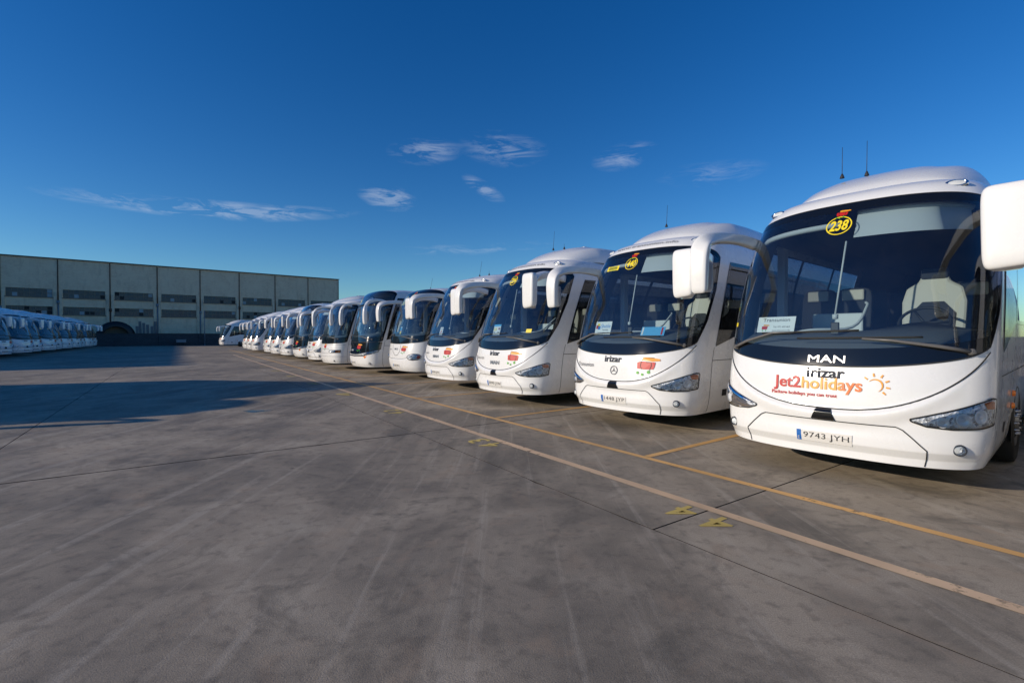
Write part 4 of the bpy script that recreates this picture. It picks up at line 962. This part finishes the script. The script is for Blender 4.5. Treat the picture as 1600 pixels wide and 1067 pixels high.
# --- fourth: older body, low smooth roof
pA2 = dict(dome=.09, dome_sink=.10, dome_w=.95, dome_y=1.25, camera=False)
co4, b4, w4 = base_A(True, **pA2); place(b4, 13.2, 6.40, 53.0)
tag(b4, 'white coach with a low smooth roof, fourth from the right', 'coach', GR)
coS = coA; coA = co4; company_front(b4, w4, '405', '4098 JFR', 'MAN'); forehead_text(co4, b4); coA = coS
antenna(b4, -.35, 1.8, 3.50, .5, .1); antenna(b4, -.1, 2.0, 3.53, .14, 0)
dash_card(b4, -.70, .55, 1.60, .36, .25, logo_marks(0, -.03, .13) + [('t', ('Transunion', .28, 0, .07, txt_grey, .035))], 'white card with a red emblem behind the fourth windscreen', turn=-14)

# --- style B: rounded front, oval lamps, dark brow
def vsmile(sg): return .74 + .26 * (np.abs(sg) / .85) ** 3
OLD_W = [1.19, 1.235, 1.26, 1.275, 1.275, 1.275, 1.275, 1.27, 1.255, 1.22, 1.16, 1.10, 1.02, .82, .06]
STYLE_B = dict(STYLE_A); STYLE_B.update(wk=OLD_W, ztop=3.42, zk=[.30, .42, .60, .85, 1.10, 1.30, 1.60, 2.0, 2.4, 2.8, 3.05, 3.2, 3.3, 3.37, 3.42], fk=[.14, .05, .01, 0, .02, .05, .10, .19, .30, .46, .62, .78, 1.0, 1.35, 2.0],
    ws_zb=1.28, ws_zt=3.27, ws_rise=.10, ws_drop=.10, ws_s=[.90, .94, .96, .93], fr_b=.13, fr_t=.10, bands=[], pillar=.04, belt0=1.45, belt1=1.78, side_top=3.0, dome=.0,
    hl_top=[(.46, .83), (.52, .895), (.62, .935), (.74, .93), (.80, .86)], hl_bot=[(.46, .80), (.52, .735), (.62, .71), (.74, .735), (.80, .81)], hl_bowls=[(.56, .82, .065), (.67, .82, .065)],
    hl_amber=([(.725, .90), (.76, .88), (.785, .85)], [(.725, .77), (.76, .78), (.785, .81)]), amber_mat=mat('red_lens', (.5, .03, .02), .2, 0, .5), fog=None, mirror='ear',
    disp=lambda sg, z: np.where(np.abs(sg) < .85, .016 * sstep(0, .04, vsmile(np.clip(sg, -.85, .85)) - z) * (1 - sstep(.7, .85, np.abs(sg))), 0), blind=False)
coB = Coach(STYLE_B); b5 = link('coach', None); w5 = common_parts(coB, b5)
s_ = np.linspace(-.46, .46, 60); m = MB(); m.grid(coB.ribbon(np.stack([s_, vsmile(s_)], 1), .012, .004)); m.grid(coB.ribbon([(-.20, 1.24), (-.17, 1.0), (-.08, .88), (0, .85), (.08, .88), (.17, 1.0), (.20, 1.24)], .014, .004, .02)); m.build('front_panel_joint', gap, b5)
decal(coB, b5, 'IVECO', .30, 0, 1.09, alu, .008, .07, bold=.03); decal(coB, b5, 'Transunion', .40, -.36, 1.08, txt_grey, .007, .06); bus_logo(coB, b5, .34, 1.08, 1.0); plate(coB, b5, '6538 DWK', .0, .50); number_sticker(coB, w5, '271', .12, 2.98)
star_badge(coB, b5, 0, 1.40, .06); mb = MB(); poly(coB, mb, rect(0, 0, .34, .34), -.22, 2.88, .011, 0); mb.build('sticker', mat('pale_yellow_film', (.55, .50, .16), .5), w5, False)
place(b5, 17.0, 6.65, 53.0); tag(b5, 'white coach with oval lamps and a dark brow above the screen', 'coach', GR); antenna(b5, -.35, 1.6, 3.38, .45, .1)
dash_card(b5, -.75, .50, 1.62, .30, .30, [('p', (rect(0, .06, .28, .12), paper_blue)), ('p', (rect(0, -.08, .28, .10), yellow)), ('p', (rect(0, .0, .2, .05), red))], 'blue and yellow card behind the screen of the oval lamped coach', turn=-14)
# --- style C: black mask, two part screen, angular lamps
STYLE_C = dict(STYLE_A); STYLE_C.update(ztop=3.56, zk=[.30, .42, .60, .85, 1.10, 1.30, 1.60, 2.0, 2.4, 2.8, 3.1, 3.3, 3.44, 3.51, 3.56], fk=[.12, .04, .01, 0, .03, .06, .12, .20, .29, .40, .50, .62, .84, 1.2, 1.9],
    wk=[1.19, 1.235, 1.26, 1.275, 1.275, 1.275, 1.275, 1.27, 1.26, 1.24, 1.20, 1.15, 1.06, .85, .06], ws_zb=1.30, ws_zt=3.44, ws_rise=.02, ws_drop=.06, ws_s=[.93, .95, .96, .95], fr_b=.10, fr_t=.04, bands=[(.70, .745)], pillar=.03, belt0=1.40, belt1=1.62, belt_run=.8, side_top=3.12, dome=0,
    hl_top=[(.40, .87), (.55, .90), (.70, .96), (.90, 1.03)], hl_bot=[(.42, .77), (.55, .79), (.70, .84), (.88, .93)], hl_bowls=[(.50, .83, .045), (.62, .86, .045), (.74, .90, .045)], hl_amber=None, fog=(.66, .46, .04), mirror='tube', disp=lambda sg, z: 0 * z, blind=False)
coC = Coach(STYLE_C); protoC = link('coach', None); wC = common_parts(coC, protoC)
T, Q = np.meshgrid(np.linspace(0, 1, 12), np.linspace(-1, 1, 50), indexing='ij'); zlo = .80 + .22 * np.abs(Q) ** 2.0; m = MB(); m.grid(coC.pt(Q * .93, zlo + (1.32 - zlo) * T, .006)); m.build('black_mask', black, protoC)
m = MB(); m.grid(coC.pt(Q[:, 10:40] * .9, .72 + .055 * T[:, 10:40] + .05 * np.abs(Q[:, 10:40]), .012)); m.build('grille_bar', darkchrome, protoC)
for sg in (-1, 1):
    m = MB(); m.add(coC.flat([(-.11, .03), (.08, .07), (-.02, -.05)], sg * .55, .70, .010), [(0, 1, 2)]); m.build('indicator', orange, protoC, False)
star_badge(coC, protoC, -.12, 1.16, .08); decal(coC, protoC, 'MAN', .26, -.12, .98, txt_white, .012, .06, bold=.03); plate(coC, protoC, '7205 HBC', -.12, .47, .48); bus_logo(coC, protoC, .28, 1.10, 1.1, .012); number_sticker(coC, wC, '316', -.30, 3.05, .9)
m = MB(); Qv, Tv = np.meshgrid(np.linspace(-.9, .9, 30), np.linspace(0, 1, 6)); sgv, zv = coC.ws(Qv, .70 + .05 * Tv); m.grid(coC.pt(sgv, zv, .03 * np.sin(Tv * math.pi) + .012)); m.build('screen_divider', black, protoC)
b6 = protoC; b9 = copy_tree(protoC); place(b6, 20.35, 6.15, 53.0); place(b9, 32.1, 6.05, 54.0)
tag(b6, 'nearer of the two coaches with a glossy black mask below the screen', 'coach', GR); tag(b9, 'farther of the two coaches with a glossy black mask below the screen', 'coach', GR)
# --- style D: boxier, black pillars, square lamps
STYLE_D = dict(STYLE_A); STYLE_D.update(wk=OLD_W, ztop=3.36, zk=[.30, .42, .60, .85, 1.10, 1.30, 1.60, 2.0, 2.4, 2.8, 3.05, 3.17, 3.25, 3.31, 3.36], fk=[.10, .03, .0, 0, .02, .05, .10, .18, .28, .42, .54, .66, .85, 1.2, 1.9],
    ws_zb=1.20, ws_zt=3.08, ws_rise=.05, ws_drop=.05, ws_s=[.93, .95, .96, .95], fr_b=.14, fr_t=.05, pillar=.02, belt0=1.40, belt1=1.62, belt_run=.9, side_top=3.0, dome=.0, hl_top=[(.42, .90), (.60, .91), (.80, .92)], hl_bot=[(.42, .79), (.60, .79), (.80, .80)], hl_bowls=[(.50, .845, .045), (.59, .85, .045)],
    hl_amber=([(.65, .905), (.79, .915)], [(.65, .80), (.79, .805)]), amber_mat=orange, fog=(.60, .42, .03), mirror='tube', disp=lambda sg, z: 0 * z, blind=False)
coD = Coach(STYLE_D); b7 = link('coach', None); w7 = common_parts(coD, b7); bus_logo(coD, b7, .12, 1.06, 1.0); plate(coD, b7, '3391 CZT', -.30, .46, .48); number_sticker(coD, w7, '118', -.2, 2.72, .8)
m = MB(); m.grid(coD.ribbon([(-.80, .76), (.36, .76), (.40, .95), (-.78, .95)], .009, .004)); m.grid(coD.ribbon([(-.95, .62), (.95, .62)], .009, .004)); m.grid(coD.ribbon([(-.9, 1.16), (.9, 1.16)], .009, .004)); m.build('front_panel_joint', gap, b7); star_badge(coD, b7, -.2, .85, .05)
place(b7, 23.9, 5.80, 53.5); tag(b7, 'boxy white coach with black pillars and rectangular lamps', 'coach', GR)

# --- the plain white coaches further back and in the left row share one model
plain = far_proto; wp_ = child(plain, 'windscreen'); bus_logo(coA, plain, .37, 1.09, 1.05); plate(coA, plain, '2276 GLN', .0, .49)
decal(coA, plain, 'irizar', .36, -.02, 1.175, darkchrome, .010, .105, bold=.025); decal(coA, plain, 'MAN', .34, 0, .965, alu, .010, .085, bold=.03)
right = [(28.0, 6.05, 53.5, 'white domed coach between the boxy coach and the farther black masked coach'),
         (36.0, 5.95, 54.0, 'first white domed coach beyond the farther black masked coach'),
         (39.8, 5.90, 54.0, 'second white domed coach beyond the farther black masked coach'),
         (43.4, 5.95, 54.0, 'third white domed coach beyond the farther black masked coach, before the gap'),
         (49.6, 5.75, 55.0, 'white domed coach just beyond the gap in the right row'),
         (53.5, 5.80, 55.0, 'last but one coach of the right row proper'),
         (57.6, 5.90, 55.0, 'last coach of the right row proper, before the one standing alone'),
         (80.5, 5.3, 52.0, 'lone coach seen side on in front of the far wall')]
left = []
N_L = 11
for k in range(N_L):
    left.append((43.4 + 3.95 * k + (.35, -.2, .1, -.3, .25, 0, -.15, .3, -.1, .2, 0)[k], -9.5 + .10 * k + (.06, -.1, .1, -.05, .08, -.12, .04, .1, -.08, .1, 0)[k], 256.0 + (k * 37 % 5) * .6 - 1.2, 'white coach of the left row, %s from the left edge of the picture' % ['cut off, first', 'second', 'third', 'fourth', 'fifth', 'sixth', 'seventh', 'eighth', 'ninth', 'tenth', 'eleventh and farthest'][k]))
first = True
for (u, v_, yw_, lab) in right:
    o = plain if first else copy_tree(plain); first = False; place(o, u, v_, yw_); tag(o, lab, 'coach', GR)
for (u, v_, yw_, lab) in left:
    o = copy_tree(plain); place(o, u, v_, yw_); tag(o, lab, 'coach', GL)
# coaches standing just out of the picture (one beside the nearest, one on the left whose shadow reaches in)
o = copy_tree(plain); place(o, -1.45, 5.9, 46.0); tag(o, 'white coach right of the nearest one, out of the picture', 'coach', GR)
o = copy_tree(plain); o.location = (-15.5, 7.2, 0); o.rotation_euler = (0, 0, -R(265)); tag(o, 'white coach on the left out of the picture, its rounded shadow reaching in', 'coach', GL)
